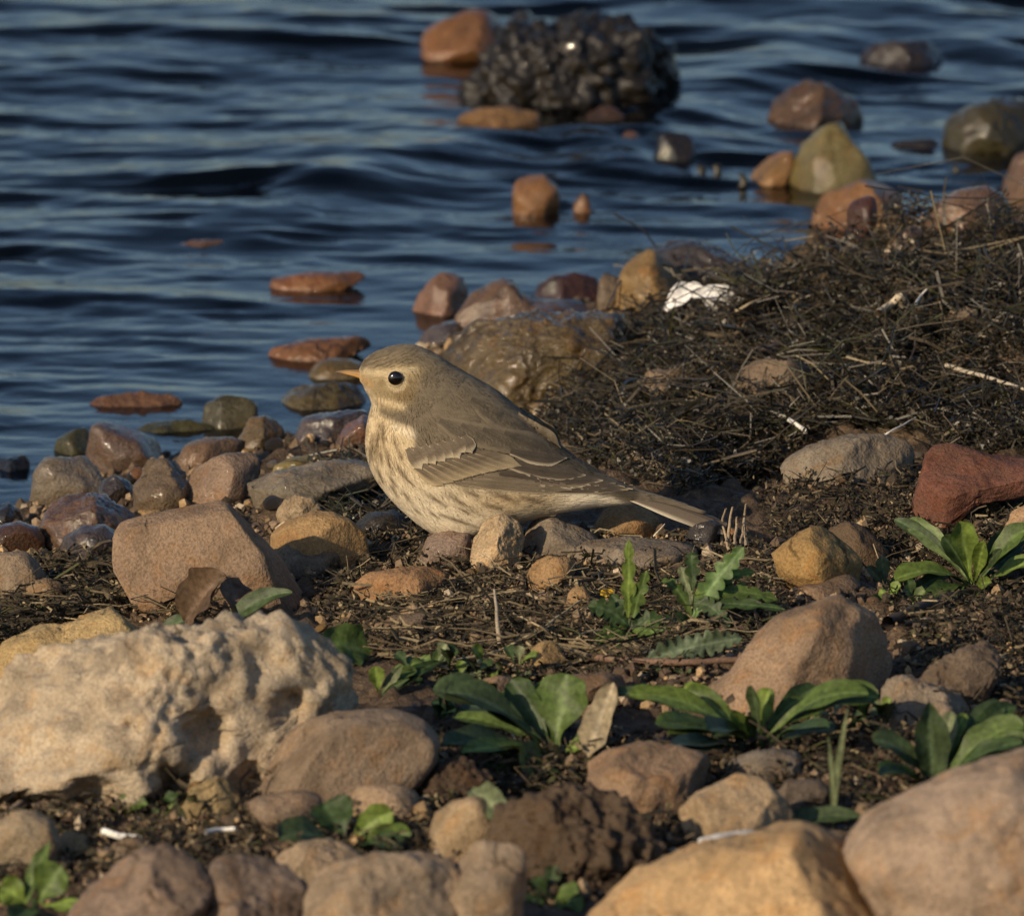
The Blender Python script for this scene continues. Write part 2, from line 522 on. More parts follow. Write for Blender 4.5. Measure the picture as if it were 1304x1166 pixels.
def stone_mesh(name, XZ, D, n=2.4, rough=0.075, facets=(), nf=9, seed=0, sub=4, dents=(), lumps=0.0, pits=0.0, cut=(0.62, 0.92)):
    """stone whose outline, seen level, is the polygon XZ (metres, about 0,0) and whose half depth is D"""
    rng = np.random.default_rng(seed + 100)
    U, F = ico(sub)
    XZ = np.asarray(XZ)
    c = (XZ.max(0) + XZ.min(0)) / 2
    tab = np.linspace(-np.pi, np.pi, 361)
    R = outline_radius(XZ, c, tab)
    ker = np.array([1, 2, 3, 2, 1.0]); ker /= ker.sum()
    Rs = np.convolve(np.concatenate([R[-4:-1], R, R[1:4]]), ker, 'same')[3:-3]
    ang = np.arctan2(U[:, 2], U[:, 0])
    r = np.interp(ang, tab, Rs)
    s = np.hypot(U[:, 0], U[:, 2]); b = U[:, 1]
    L = (s ** n + np.abs(b) ** n) ** (1 / n)
    S, B = s / L, b / L
    V = np.stack([c[0] + np.cos(ang) * r * S, B * D, c[1] + np.sin(ang) * r * S], 1)
    size = float(np.mean([np.ptp(XZ[:, 0]), np.ptp(XZ[:, 1])])) / 2
    C = np.array([c[0], 0, c[1]])
    fl = [(np.array(f[:3], float), f[3]) for f in facets]
    for k in range(nf):
        v = np.array([rng.uniform(-0.9, 0.9), -rng.uniform(0.15, 1.0), rng.uniform(-0.3, 1.0)])
        fl.append((v, rng.uniform(*cut)))
    for k in range(nf // 2):
        v = rng.normal(size=3); fl.append((v, rng.uniform(0.84, 0.95)))
    for v, f in fl:
        v = v / np.linalg.norm(v)
        q = (V - C) @ v
        h = q.max() * f
        kk = 0.018 * size
        V = V - (kk * np.logaddexp(0, (q - h) / kk))[:, None] * v * 0.97
    for dx, dz, rad, dep in dents:
        q = np.hypot(V[:, 0] - dx, V[:, 2] - dz) / rad
        m = (V[:, 1] < 0.3 * D) * np.exp(-q ** 3)
        V[:, 1] += dep * m
    N = vnormals(V, F)
    so = seed * 7.31 + 3
    d = rough * size * (1.5 * fbm(V / size * 1.3 + so, 3) + 1.0 * np.abs(fbm(V / size * 3.4 + so + 9, 3)) + 0.6 * fbm(V / size * 8 + so, 3) + 0.3 * np.abs(fbm(V / size * 21 + so, 2)))
    if lumps:
        wl = worley(V / size * 5.0 + so)
        d = d + lumps * size * (0.45 - wl)
    if pits:
        wl = worley(V / size * 4.2 + so * 1.3)
        m = sstep(-0.05, 0.3, fbm(V / size * 1.7 + so, 2))
        d = d - pits * size * m * sstep(0.42, 0.1, wl)
        d = d + pits * 0.9 * size * fbm(V / size * 4.6 + so * 2, 4) - pits * 0.7 * size * np.abs(fbm(V / size * 2.6 + so * 3, 3))
    V = V + N * d[:, None]
    return V, F

STONES = {}
DRY = []
_seed = [0]
def stone(name, label, pts, col, wet=0.0, base=None, dr=0.8, cat="stone", group=None, mat=None, lift=0.0, push=0.25, sub=None, dents=(), tone=0.76, **kw):
    _seed[0] += 1
    pts = np.array(pts, float)
    base = pts[:, 1].max() if base is None else base
    cx = (pts[:, 0].max() + pts[:, 0].min()) / 2
    gp = ground_px(cx, base)
    water = base < 1200 and height(gp[0], gp[1]) < -0.002
    if water:                                   # stands in the water: the outline ends at the water line
        gp = on_z(cx, base, -0.004)
    wpx = np.ptp(pts[:, 0]); hpx = np.ptp(pts[:, 1])
    sc = WIDTH_AT_FOCUS / IMG_W * (gp[1] - CAM[1]) / (DIST * math.cos(PITCH))
    H = hpx * sc / 2; W = wpx * sc / 2
    D = min(dr * min(W, 2.2 * H), 0.85 * H / TAN13)
    yp = gp[1] + (0.8 if water else push) * D
    P3 = np.array([on_y(a, b, yp) for a, b in pts])
    if not water:                               # bedded in the ground
        zmin = P3[:, 2].min(); low = P3[:, 2] < zmin + 0.30 * np.ptp(P3[:, 2])
        P3[low, 2] -= min(0.006, 0.22 * np.ptp(P3[:, 2]))
    if water:                                   # carry on below the water line
        zmin = P3[:, 2].min(); low = P3[:, 2] < zmin + 0.35 * np.ptp(P3[:, 2])
        P3[low, 2] -= 0.014
    k = math.sqrt(max(0.25, 1 - (D * TAN13 / max(H, 1e-5)) ** 2))
    zc = (P3[:, 2].max() + P3[:, 2].min()) / 2
    xc = (P3[:, 0].max() + P3[:, 0].min()) / 2
    XZ = np.stack([P3[:, 0] - xc, (P3[:, 2] - zc) * k], 1)
    if sub is None:
        sub = 3 if wpx < 45 else (4 if wpx < 130 else 5)
    dd = []
    for (a, b, rp, dep) in dents:
        q = on_y(a, b, yp); dd.append((q[0] - xc, (q[2] - zc) * k, rp * sc, dep))
    V, F = stone_mesh(name, XZ, D, seed=kw.pop("seed", _seed[0]), sub=sub, dents=dd, **kw)
    o = link(name, make_mesh(name, V, F), mat or M_ROCK)
    o.location = (xc, yp, zc + lift + ((0.003 if H > 0.008 else 0.001) if water else 0))
    if water: AWASH.append((xc, yp, W))
    lum = sum(col) / 3
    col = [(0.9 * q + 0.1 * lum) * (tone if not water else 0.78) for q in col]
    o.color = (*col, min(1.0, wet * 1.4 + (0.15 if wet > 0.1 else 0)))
    tag(o, label, cat, group)
    STONES[label] = o
    if not water: DRY.append((xc, yp, W, D))
    return o

G = dict(group="stones of the shore")
# --- stones standing in the water
stone("stone", "glossy orange wet stone against the dark mussel-covered rock", [(533,78),(539,49),(570,33),(595,17),(623,14),(645,30),(650,48),(645,70),(616,84),(575,88),(540,86)], ORANGE, 0.9, rough=0.07, nf=8, **G)
stone("stone", "black stone wedged between the glossy orange stone and the mussel-covered rock", [(643,60),(650,28),(675,17),(692,27),(700,45),(690,66)], DARK, 0.6, base=80, **G)
stone("mussel_rock", "large dark lumpy rock crusted with mussels standing in the water", [(585,140),(606,99),(630,60),(659,46),(712,44),(726,33),(754,35),(800,46),(835,63),(860,92),(868,112),(855,134),(800,142),(712,146),(641,146)], (0.026, 0.022, 0.016), 0.6, dr=0.7, cat="rock", rough=0.16, lumps=0.20, nf=2, sub=6, mat=M_MUSSEL)
stone("stone", "yellow oblong stone just below the mussel-covered rock in the water", [(576,168),(583,146),(620,140),(655,138),(687,147),(694,163),(676,174),(600,177)], OCHRE, 0.6, rough=0.08, n=3, **G)
stone("stone", "brown stone half under water beside the yellow oblong stone", [(730,162),(747,146),(765,136),(785,139),(800,155),(790,168),(750,170)], (0.16,0.095,0.045), 0.8, **G)
stone("stone", "small pointed orange stone at the crest of the breaking wave", [(778,172),(792,164),(808,170),(826,181),(829,195),(812,199),(795,190)], ORANGE, 0.6, rough=0.09, **G)
stone("stone", "black rounded stone beside the small pointed orange stone in the surf", [(822,210),(836,178),(858,168),(880,178),(889,205),(862,218)], DARK, 0.7, **G)
stone("stone", "bright orange cone-shaped stone alone in the dark wave trough", [(648,275),(655,240),(673,221),(690,229),(712,247),(712,275),(680,284)], ORANGE, 0.45, rough=0.06, nf=5, **G)
stone("stone", "dark stone joining the orange cone-shaped stone to its small companion", [(700,276),(708,255),(722,250),(734,262),(735,276)], DARK, 0.7, **G)
stone("stone", "small orange stone tip beside the orange cone-shaped stone", [(727,277),(731,252),(742,243),(752,254),(754,272),(741,281)], ORANGE, 0.5, **G)
stone("stone", "brown wet peaked stone behind the big olive-yellow stone", [(966,158),(977,139),(1005,118),(1026,108),(1056,116),(1088,138),(1116,157),(1106,172),(1075,176),(1030,178),(984,176)], (0.19,0.12,0.06), 0.75, facets=[(-0.5,-0.8,0.35,0.6),(0.7,-0.6,0.3,0.55)], **G)
stone("stone", "orange stone leaning on the big olive-yellow stone in the shallows", [(953,226),(965,208),(985,194),(1004,192),(1015,212),(1006,238),(968,246)], OCHRE, 0.5, **G)
stone("stone", "big olive-yellow pointed stone in the shallows", [(1000,228),(1010,197),(1036,174),(1072,162),(1084,184),(1108,210),(1124,238),(1101,250),(1043,256),(1008,256)], (0.24,0.20,0.075), 0.5, facets=[(-0.75,-0.5,0.5,0.62),(0.25,-0.9,0.2,0.62)], rough=0.06, **G)
stone("stone", "wide orange-brown stone below the big olive-yellow stone", [(1030,282),(1043,258),(1075,249),(1108,231),(1130,229),(1142,246),(1158,262),(1165,280),(1147,299),(1108,304),(1060,302),(1036,298)], (0.30,0.165,0.065), 0.45, facets=[(0.8,-0.5,0.2,0.6)], **G)
stone("stone", "dark red round stone set against the wide orange-brown stone", [(1077,262),(1086,251),(1104,247),(1118,253),(1119,276),(1108,300),(1084,303),(1077,284)], (0.15,0.062,0.033), 0.5, base=309, n=2.2, **G)
stone("stone", "pinkish brown stone on the water's edge by the wrack", [(1166,290),(1190,262),(1221,240),(1260,236),(1281,254),(1292,275),(1270,290),(1240,298),(1200,298)], PINK, 0.45, **G)
stone("stone", "orange stone set against the pinkish brown stone by the wrack", [(1178,290),(1190,272),(1210,261),(1240,268),(1247,285),(1236,298),(1200,299)], ORANGE, 0.4, base=304, **G)
stone("stone", "mossy green-brown domed stone standing out in the water", [(1193,192),(1205,161),(1238,137),(1270,129),(1310,131),(1345,150),(1355,190),(1300,203),(1230,202)], (0.10,0.085,0.03), 0.55, n=2.1, nf=4, **G)
stone("stone", "thin dark ledge of stone awash beside the mossy domed stone", [(1128,188),(1145,179),(1195,178),(1230,186),(1225,196),(1180,199),(1140,196)], DARK, 0.7, n=2, nf=2, **G)
stone("stone", "orange-pink stone poking from the water past the pinkish brown stone", [(1276,240),(1289,211),(1310,192),(1340,200),(1345,255),(1310,270),(1284,258)], PINK, 0.5, **G)
stone("stone", "flat ochre stone awash beside the wrack bank", [(1068,318),(1088,305),(1115,301),(1134,309),(1120,322),(1082,327)], OCHRE, 0.5, n=2, nf=2, **G)
stone("stone", "small pink stone against the wrack bank at the water's edge", [(1126,318),(1142,300),(1168,284),(1180,300),(1165,318),(1140,325)], PINK, 0.4, **G)
stone("stone", "dark low stone awash in the far breaking wave", [(1066,86),(1105,62),(1160,55),(1212,68),(1230,90),(1160,98),(1090,97)], (0.07,0.05,0.04), 0.7, n=2, **G)
stone("stone", "orange oval stone awash well out in the water", [(333,370),(347,356),(380,349),(420,346),(455,345),(470,351),(450,362),(415,372),(375,381),(345,379)], (0.30,0.155,0.06), 0.6, n=2, nf=2, rough=0.04, **G)
stone("stone", "long orange stone awash above the olive domed stone", [(327,464),(345,445),(380,434),(430,429),(466,430),(482,438),(462,450),(430,456),(400,466),(378,471),(345,470)], (0.32,0.165,0.06), 0.6, n=2, nf=2, rough=0.04, **G)
stone("stone", "olive domed wet stone by the bird's bill", [(375,488),(392,466),(418,456),(448,457),(474,468),(470,488),(430,494),(390,493)], OLIVE, 0.8, n=2, nf=2, rough=0.03, **G)
stone("stone", "olive block-shaped wet stone under the domed stone by the bill", [(338,528),(347,502),(370,493),(420,489),(459,492),(474,508),(472,524),(423,528),(385,532),(358,534)], (0.17,0.135,0.05), 0.75, n=3, rough=0.07, **G)
stone("stone", "reddish flat stone awash off the mossy stones", [(98,526),(120,508),(165,500),(215,502),(233,513),(212,524),(150,530)], (0.24,0.135,0.07), 0.6, n=2, nf=3, **G)
stone("stone", "small pinkish stone awash among the outer ripples", [(215,318),(245,306),(280,306),(302,316),(280,325),(235,326)], PINK, 0.6, n=2, nf=2, **G)
stone("stone", "pink three-sided stone standing at the water's edge", [(513,412),(530,388),(546,371),(560,354),(580,351),(596,364),(600,384),(575,402),(545,413)], (0.28,0.155,0.10), 0.3, facets=[(-0.5,-0.8,0.3,0.6),(0.7,-0.6,0.2,0.6)], **G)
stone("stone", "dark red-brown domed stone behind the long brown stone", [(676,380),(684,362),(705,349),(732,344),(760,352),(768,372),(755,388),(710,390)], (0.13,0.058,0.032), 0.7, n=2, nf=2, **G)
stone("stone", "long brown stone lying behind the striped olive block", [(566,398),(606,370),(638,356),(655,357),(660,374),(682,384),(720,390),(762,392),(774,408),(740,416),(670,416),(600,414)], (0.21,0.13,0.075), 0.45, **G)
stone("stone", "purple-grey flat stone between the pink stone and the striped olive block", [(528,432),(548,416),(588,405),(622,408),(620,420),(585,432),(548,438)], PURPLE, 0.6, n=2.4, **G)
stone("boulder", "big striped olive block with wet cracks behind the bird", [(533,440),(563,419),(602,413),(640,410),(700,404),(778,403),(799,420),(815,443),(810,468),(778,482),(735,492),(700,505),(655,512),(610,500),(575,480),(546,458)], (0.22,0.165,0.075), 0.75, n=3.2, rough=0.11, nf=7, sub=6, dr=0.7, facets=[(0.1,-1,0.25,0.72),(0.1,-0.45,1,0.8)])
stone("stone", "tall golden-brown stone at the end of the striped olive block", [(785,372),(796,338),(808,319),(827,315),(855,330),(879,348),(868,372),(855,394),(815,402),(785,402)], (0.36,0.23,0.085), 0.2, facets=[(-0.35,-0.9,0.2,0.65),(0.5,-0.6,0.6,0.7)], **G)
stone("stone", "small grey upright stone beside the tall golden-brown stone", [(757,398),(762,368),(768,345),(777,336),(790,344),(793,370),(786,398)], (0.24,0.18,0.12), 0.3, **G)
stone("stone", "smooth slate-grey slab where the wrack meets the water", [(820,345),(830,318),(850,306),(885,306),(920,318),(948,333),(976,350),(940,362),(880,362),(840,360)], (0.10,0.085,0.085), 0.5, n=2.2, nf=3, **G)
# --- wet stones of the water's edge
stone("stone", "mossy green stone at the water's edge beside the peaked dark stone", [(58,584),(72,562),(92,549),(116,545),(122,580),(100,590),(70,590)], MOSS, 0.6, n=2, nf=3, **G)
stone("stone", "peaked dark brown stone with wet blue sheen at the water's edge", [(105,582),(114,541),(135,535),(150,538),(184,553),(225,573),(206,584),(179,594),(148,598),(122,596)], (0.20,0.14,0.105), 0.55, facets=[(-0.45,-0.85,0.25,0.6),(0.55,-0.3,0.9,0.55)], rough=0.06, **G)
stone("stone", "flat mossy stone behind the peaked dark stone", [(165,552),(192,538),(240,534),(272,544),(290,556),(250,563),(185,562)], MOSS, 0.65, n=2, nf=3, **G)
stone("stone", "olive domed stone behind the brown flat-topped stone", [(248,552),(262,522),(283,511),(305,511),(328,522),(330,545),(300,558),(265,558)], (0.14,0.12,0.045), 0.65, n=2.1, nf=4, **G)
stone("stone", "olive-brown three-sided stone below the block-shaped wet stone", [(297,562),(318,531),(337,528),(358,543),(378,566),(345,572),(312,570)], (0.23,0.165,0.075), 0.45, **G)
stone("stone", "purple flat wet stone near the bird's breast", [(370,556),(386,533),(420,524),(465,522),(476,536),(455,556),(410,564),(380,562)], PURPLE, 0.8, n=2.1, nf=3, **G)
stone("stone", "pinkish wet stone touching the bird's breast", [(427,560),(440,540),(462,528),(484,533),(484,562),(455,570),(433,566)], (0.29,0.18,0.13), 0.6, base=572, **G)
stone("stone", "grey cracked boulder among the wet stones", [(38,632),(44,598),(57,584),(94,582),(118,578),(128,587),(127,602),(135,620),(104,634),(68,641),(44,640)], (0.23,0.19,0.145), 0.35, rough=0.09, n=2.8, facets=[(0,-1,0.15,0.7)], **G)
stone("stone", "small black stone washed by ripples at the shoreline", [(-18,600),(-8,586),(10,582),(28,580),(41,592),(36,606),(18,612),(-12,612)], DARK, 0.7, **G)
stone("stone", "black stone under the small shoreline black stone", [(-25,664),(-10,641),(10,639),(26,650),(34,666),(10,673)], DARK, 0.7, **G)
stone("stone", "knobbly brown stone standing upright behind the tan slab", [(176,648),(172,622),(182,604),(180,586),(196,574),(213,580),(230,594),(236,612),(250,628),(254,650),(230,656),(200,656)], (0.20,0.145,0.09), 0.3, rough=0.13, pits=0.05, dr=0.9, **G)
stone("stone", "brown flat-topped stone behind the knobbly upright stone", [(218,592),(236,567),(260,558),(290,555),(318,562),(322,574),(300,586),(262,600),(232,602)], (0.22,0.145,0.085), 0.35, n=2.3, **G)
stone("stone", "pinkish faceted stone with a shaded hollow behind the tan slab", [(234,618),(240,600),(258,592),(287,575),(317,566),(334,586),(333,610),(305,624),(272,640),(254,640)], (0.29,0.20,0.135), 0.15, facets=[(-0.6,-0.7,0.4,0.55),(0.75,-0.6,0.15,0.62)], rough=0.06, **G)
stone("stone", "orange glossy pebble squeezed beside the knobbly upright stone", [(158,612),(164,598),(176,593),(184,600),(183,616),(170,620)], ORANGE, 0.7, n=2, nf=1, **G)
stone("stone", "blue-grey wet slab lying before the grey cracked boulder", [(122,632),(130,612),(145,606),(162,610),(176,624),(172,644),(140,646)], (0.12,0.10,0.10), 0.8, n=2.2, **G)
stone("stone", "brown sparkling wet chunk beside the tan slab", [(46,676),(64,640),(105,624),(135,632),(152,648),(186,664),(176,682),(145,688),(110,690),(70,688)], (0.27,0.17,0.11), 0.55, rough=0.10, pits=0.04, **G)
stone("stone", "dark red-brown round pebble beside the brown sparkling chunk", [(-20,698),(-12,674),(2,667),(25,663),(48,670),(58,684),(56,702),(30,708),(-12,706)], (0.14,0.078,0.045), 0.6, n=2, nf=1, rough=0.03, **G)
stone("stone", "purple-grey smooth stone tucked under the brown sparkling chunk", [(66,704),(80,686),(105,669),(135,668),(150,678),(152,704),(115,711),(84,710)], PURPLE, 0.45, n=2.2, nf=4, **G)
stone("stone", "long grey slab pointing at the bird's breast", [(292,642),(304,620),(341,607),(405,590),(449,586),(486,596),(486,618),(440,628),(405,632),(358,646),(320,654),(298,652)], (0.24,0.20,0.145), 0.15, n=2.8, facets=[(0,-0.5,1,0.72)], **G)
stone("stone", "olive-yellow rounded pebble on the long grey slab", [(338,612),(350,592),(371,581),(395,581),(404,592),(396,608),(360,614)], (0.27,0.21,0.065), 0.25, n=2, nf=2, **G)
# --- dry stones
stone("stone", "flat tan slab with a straight crack and sharp corner", [(143,716),(145,682),(153,671),(216,655),(283,641),(294,649),(324,684),(358,716),(392,757),(384,776),(304,778),(236,766),(172,752)], (0.31,0.205,0.125), 0.0, n=8, dr=0.42, rough=0.022, nf=0, facets=[(-0.12,-0.80,0.45,0.50),(0.7,-0.35,0.35,0.86),(-0.2,-0.2,1,0.9)], sub=5, **G)
stone("stone", "smooth ochre cobble beside the tan slab", [(340,700),(347,679),(368,662),(398,650),(425,651),(449,661),(467,681),(470,704),(440,716),(371,716)], OCHRE, 0.0, n=2, nf=1, rough=0.03, **G, tone=0.9)
stone("stone", "small pale pebble on top of the smooth ochre cobble", [(351,655),(362,636),(381,627),(398,632),(410,648),(394,664),(362,667)], (0.46,0.33,0.19), 0.0, n=2.1, nf=3, **G)
stone("stone", "grey knobbly stone in front of the smooth ochre cobble", [(345,702),(368,691),(415,684),(434,691),(440,708),(424,724),(398,731),(365,726)], (0.21,0.17,0.125), 0.0, rough=0.12, pits=0.05, **G)
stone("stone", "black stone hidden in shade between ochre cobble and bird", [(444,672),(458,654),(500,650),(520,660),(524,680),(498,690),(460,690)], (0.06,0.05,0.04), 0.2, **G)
stone("stone", "tan rounded cobble at the edge of the straw litter", [(-30,750),(-22,715),(0,704),(30,702),(52,716),(64,738),(46,762),(0,768),(-22,765)], (0.29,0.21,0.135), 0.0, n=2.1, nf=3, **G)
stone("stone", "small tan pebble against the tan rounded cobble in straw litter", [(18,766),(36,743),(60,735),(76,742),(86,757),(64,770),(30,772)], (0.28,0.195,0.115), 0.0, n=2, nf=2, **G)
stone("stone", "grey-brown smooth stone under the bird's belly", [(532,712),(545,684),(572,674),(598,678),(606,704),(575,714),(546,716)], (0.28,0.20,0.15), 0.1, n=2.1, nf=2, **G)
stone("stone", "sandy upright stone hiding the bird's feet", [(596,724),(601,692),(609,659),(627,645),(653,653),(668,674),(672,698),(658,714),(632,724),(610,730)], (0.46,0.325,0.18), 0.0, rough=0.09, n=2.6, dr=0.75, sub=5, facets=[(0.8,-0.5,0.2,0.62),(-0.3,-0.9,0.3,0.75)], **G, tone=0.95)
stone("stone", "grey ridged stone leaning on the sandy upright stone", [(664,700),(670,672),(684,660),(706,658),(732,669),(764,687),(766,700),(724,703),(690,708)], (0.33,0.26,0.185), 0.0, rough=0.09, n=2.5, **G)
stone("driftwood", "flat weathered grey driftwood slat lying beside the sandy stone", [(700,712),(745,693),(800,684),(850,690),(888,697),(886,712),(830,720),(770,722)], WOODC, 0.0, cat="driftwood", rough=0.05, n=4, dr=1.5)
stone("stone", "orange-brown pebble under the bird's tail", [(746,684),(752,668),(766,649),(795,642),(826,646),(842,666),(834,684),(795,690),(758,690)], (0.38,0.235,0.105), 0.0, rough=0.06, **G)
stone("stone", "small orange pebble behind the dry stalk tuft", [(908,690),(914,676),(926,670),(940,676),(942,690),(924,697)], (0.40,0.20,0.08), 0.0, **G)
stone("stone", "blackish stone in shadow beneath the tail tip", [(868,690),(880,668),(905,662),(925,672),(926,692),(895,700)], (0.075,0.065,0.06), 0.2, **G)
stone("stone", "flat orange stone sunk in the soil before the bird", [(443,750),(462,731),(512,723),(559,720),(576,729),(548,752),(494,764),(456,764)], (0.36,0.20,0.09), 0.0, n=2.2, rough=0.07, **G)
stone("stone", "ochre stone split by a groove among the dry roots", [(660,752),(678,718),(700,706),(726,712),(736,728),(712,745),(678,756)], (0.36,0.215,0.09), 0.0, rough=0.08, **G)
stone("stone", "small ochre stone beside the long straw tip", [(714,776),(726,752),(745,741),(755,755),(750,774),(728,781)], (0.40,0.245,0.105), 0.0, **G)
stone("stone", "small tan stone by the flat orange stone", [(500,790),(512,774),(526,769),(541,777),(536,796),(512,800)], (0.33,0.225,0.12), 0.0, **G)
stone("stone", "crumbly ochre lump below the straw bundle", [(662,848),(678,826),(700,817),(720,825),(722,846),(692,858)], (0.40,0.255,0.10), 0.0, rough=0.14, **G)
stone("stone", "brown lump half buried in the wrack", [(922,502),(938,472),(970,455),(1005,455),(1037,475),(1046,498),(1010,512),(955,514)], (0.22,0.155,0.10), 0.0, rough=0.09, **G)
stone("stone", "orange chip lying on the brown lump in the wrack", [(956,498),(960,479),(985,472),(1008,476),(1012,495),(990,502),(965,503)], (0.42,0.21,0.085), 0.0, base=518, **G)
stone("stone", "purple domed pebble behind the brown lump in the wrack", [(950,465),(962,441),(988,435),(1005,445),(1006,466)], PURPLE, 0.3, n=2, nf=1, **G)
stone("stone", "tan lumpy stone in the wrack behind the bird's back", [(800,492),(814,473),(845,471),(870,465),(896,479),(910,500),(880,512),(845,510),(815,508)], (0.28,0.195,0.12), 0.05, rough=0.12, **G)
stone("stone", "small brown stone beneath the tan lumpy stone in wrack", [(810,512),(822,499),(850,498),(866,508),(850,518),(822,520)], (0.22,0.15,0.09), 0.0, **G)
stone("stone", "pale tan flake on the bank of wrack", [(1198,412),(1210,396),(1230,388),(1248,396),(1240,412),(1215,418)], (0.36,0.26,0.16), 0.0, **G)
stone("stone", "wide grey-brown slab propped at the foot of the wrack", [(994,596),(1030,571),(1069,557),(1123,553),(1165,564),(1184,592),(1172,612),(1100,612),(1040,618),(1004,612)], (0.27,0.215,0.15), 0.0, n=3, rough=0.06, facets=[(0,-0.6,0.9,0.66),(0.9,-0.4,0,0.8)], **G)
stone("brick_fragment", "broken red brick fragment with brown soiled corner", [(1158,650),(1160,638),(1172,613),(1182,582),(1190,570),(1214,570),(1252,582),(1316,590),(1330,612),(1290,626),(1240,634),(1208,652),(1182,662)], BRICK, 0.0, cat="brick", n=4, rough=0.06, nf=0, facets=[(-0.12,-0.38,0.92,0.50),(0.2,-1,-0.3,0.70),(-0.8,-0.6,-0.1,0.72)], dr=0.8)
stone("stone", "ochre rounded stone with a mossy cracked side", [(981,708),(1003,690),(1030,671),(1047,670),(1071,685),(1092,700),(1100,722),(1092,738),(1055,744),(1020,745),(1000,735)], (0.37,0.225,0.075), 0.0, n=2.2, rough=0.08, nf=4, **G)
stone("stone", "dark brown domed stone behind the ochre mossy stone", [(1046,720),(1054,676),(1078,662),(1109,674),(1136,706),(1142,724),(1100,730)], (0.16,0.105,0.06), 0.0, base=724, n=2.1, **G)
stone("bark_piece", "flat brown strip of bark below the ochre mossy stone", [(998,756),(1030,741),(1070,731),(1098,732),(1096,746),(1052,756),(1010,766)], (0.26,0.17,0.105), 0.0, cat="bark", n=3, dr=1.4, rough=0.06)
stone("boulder", "large smooth brown boulder with one shaded side", [(872,896),(915,866),(959,824),(996,787),(1051,765),(1074,759),(1098,776),(1124,792),(1146,823),(1156,860),(1140,888),(1100,898),(1030,902),(940,904)], (0.34,0.225,0.135), 0.0, n=2.6, rough=0.05, nf=3, facets=[(-0.55,-0.65,0.55,0.55),(0.85,-0.5,0.1,0.52),(0.1,-1,0,0.75)], dr=0.75)
stone("stone", "grey crumbly stone at the foot of the large brown boulder", [(1095,898),(1116,868),(1150,860),(1190,873),(1232,892),(1248,914),(1200,930),(1130,922)], (0.28,0.22,0.155), 0.0, rough=0.11, pits=0.05, **G)
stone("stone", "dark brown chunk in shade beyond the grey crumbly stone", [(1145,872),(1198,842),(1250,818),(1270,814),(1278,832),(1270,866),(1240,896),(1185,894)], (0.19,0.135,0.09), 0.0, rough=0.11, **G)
stone("stone", "pale orange pebble behind the bright green rosette", [(1276,672),(1288,653),(1306,642),(1330,650),(1334,676),(1296,680)], (0.45,0.30,0.17), 0.0, n=2, nf=2, **G)
stone("boulder", "large pale knobbly limestone boulder with deep hollows", [(-70,940),(-60,862),(0,836),(38,827),(96,822),(165,818),(192,808),(245,804),(307,802),(360,808),(406,825),(452,850),(488,893),(478,922),(420,944),(372,968),(345,1000),(290,1006),(230,1012),(150,1014),(90,995),(0,980),(-60,975)], PALE, 0.0, base=1010, n=3.0, rough=0.10, pits=0.08, nf=10, sub=6, dr=0.62, dents=[(262,925,28,0.020),(222,985,30,0.026),(372,900,20,0.010),(172,905,13,0.007),(325,985,16,0.014),(120,985,26,0.010)], tone=0.86)
stone("stone", "ochre ridge of rock behind the pale limestone boulder", [(-40,850),(-20,836),(0,824),(38,811),(77,807),(115,785),(153,771),(176,771),(204,783),(216,802),(196,824),(115,834),(40,848)], (0.42,0.29,0.12), 0.0, rough=0.09, n=2.6, facets=[(0.9,-0.4,0,0.8)], **G, tone=0.9)
stone("stone", "yellow crumbly stone under the pale limestone boulder", [(226,1030),(246,1002),(286,988),(308,1004),(308,1028),(272,1042),(238,1042)], (0.42,0.30,0.13), 0.0, rough=0.13, pits=0.06, **G)
stone("boulder", "rounded grey-brown boulder leaning on the pale limestone boulder", [(328,1010),(336,970),(356,939),(391,916),(429,906),(470,902),(512,904),(542,917),(560,938),(556,968),(524,996),(480,1012),(420,1020),(355,1022)], (0.30,0.215,0.14), 0.0, n=2.1, rough=0.04, nf=3, dr=0.9)
stone("stone", "flat brown stone shelf beneath the rounded grey-brown boulder", [(296,1036),(328,1014),(370,1006),(410,1010),(414,1036),(370,1048),(318,1050)], (0.27,0.19,0.125), 0.0, rough=0.07, **G)
stone("stone", "flat orange-tan stone below the rounded grey-brown boulder", [(424,1024),(452,1002),(500,998),(532,1009),(540,1028),(505,1044),(455,1044)], (0.39,0.27,0.16), 0.0, n=2.6, **G)
stone("soil_clod", "crumbly dark soil clod under the broad-leaved rosette", [(520,1002),(542,976),(590,966),(628,984),(630,1008),(585,1024),(538,1018)], SOILC, 0.0, cat="soil clod", rough=0.17, pits=0.1, sub=5)
stone("stone", "rounded yellow-tan stone with a green leaf lying on it", [(541,1066),(553,1036),(580,1019),(615,1015),(642,1024),(654,1052),(640,1084),(592,1094),(558,1088)], (0.44,0.31,0.17), 0.0, n=2.4, **G)
stone("soil_clod", "big crumbly brown soil clod full of roots", [(618,1074),(632,1038),(664,1018),(720,1004),(768,1004),(805,1026),(838,1056),(858,1096),(835,1120),(770,1126),(690,1116),(640,1096)], (0.11,0.074,0.046), 0.0, cat="soil clod", rough=0.14, pits=0.13, lumps=0.10, n=2.2, sub=6)
stone("stone", "brown block with flat face behind the big soil clod", [(730,985),(758,957),(822,947),(877,954),(906,968),(904,1000),(876,1020),(843,1036),(805,1038),(760,1020)], (0.30,0.195,0.115), 0.0, n=3, rough=0.07, facets=[(0.1,-1,0.2,0.7)], **G)
stone("stone", "grey-brown stone beside the brown block by the thin stem", [(918,980),(948,958),(990,952),(1018,960),(1028,984),(1000,998),(940,996)], (0.22,0.18,0.135), 0.0, **G)
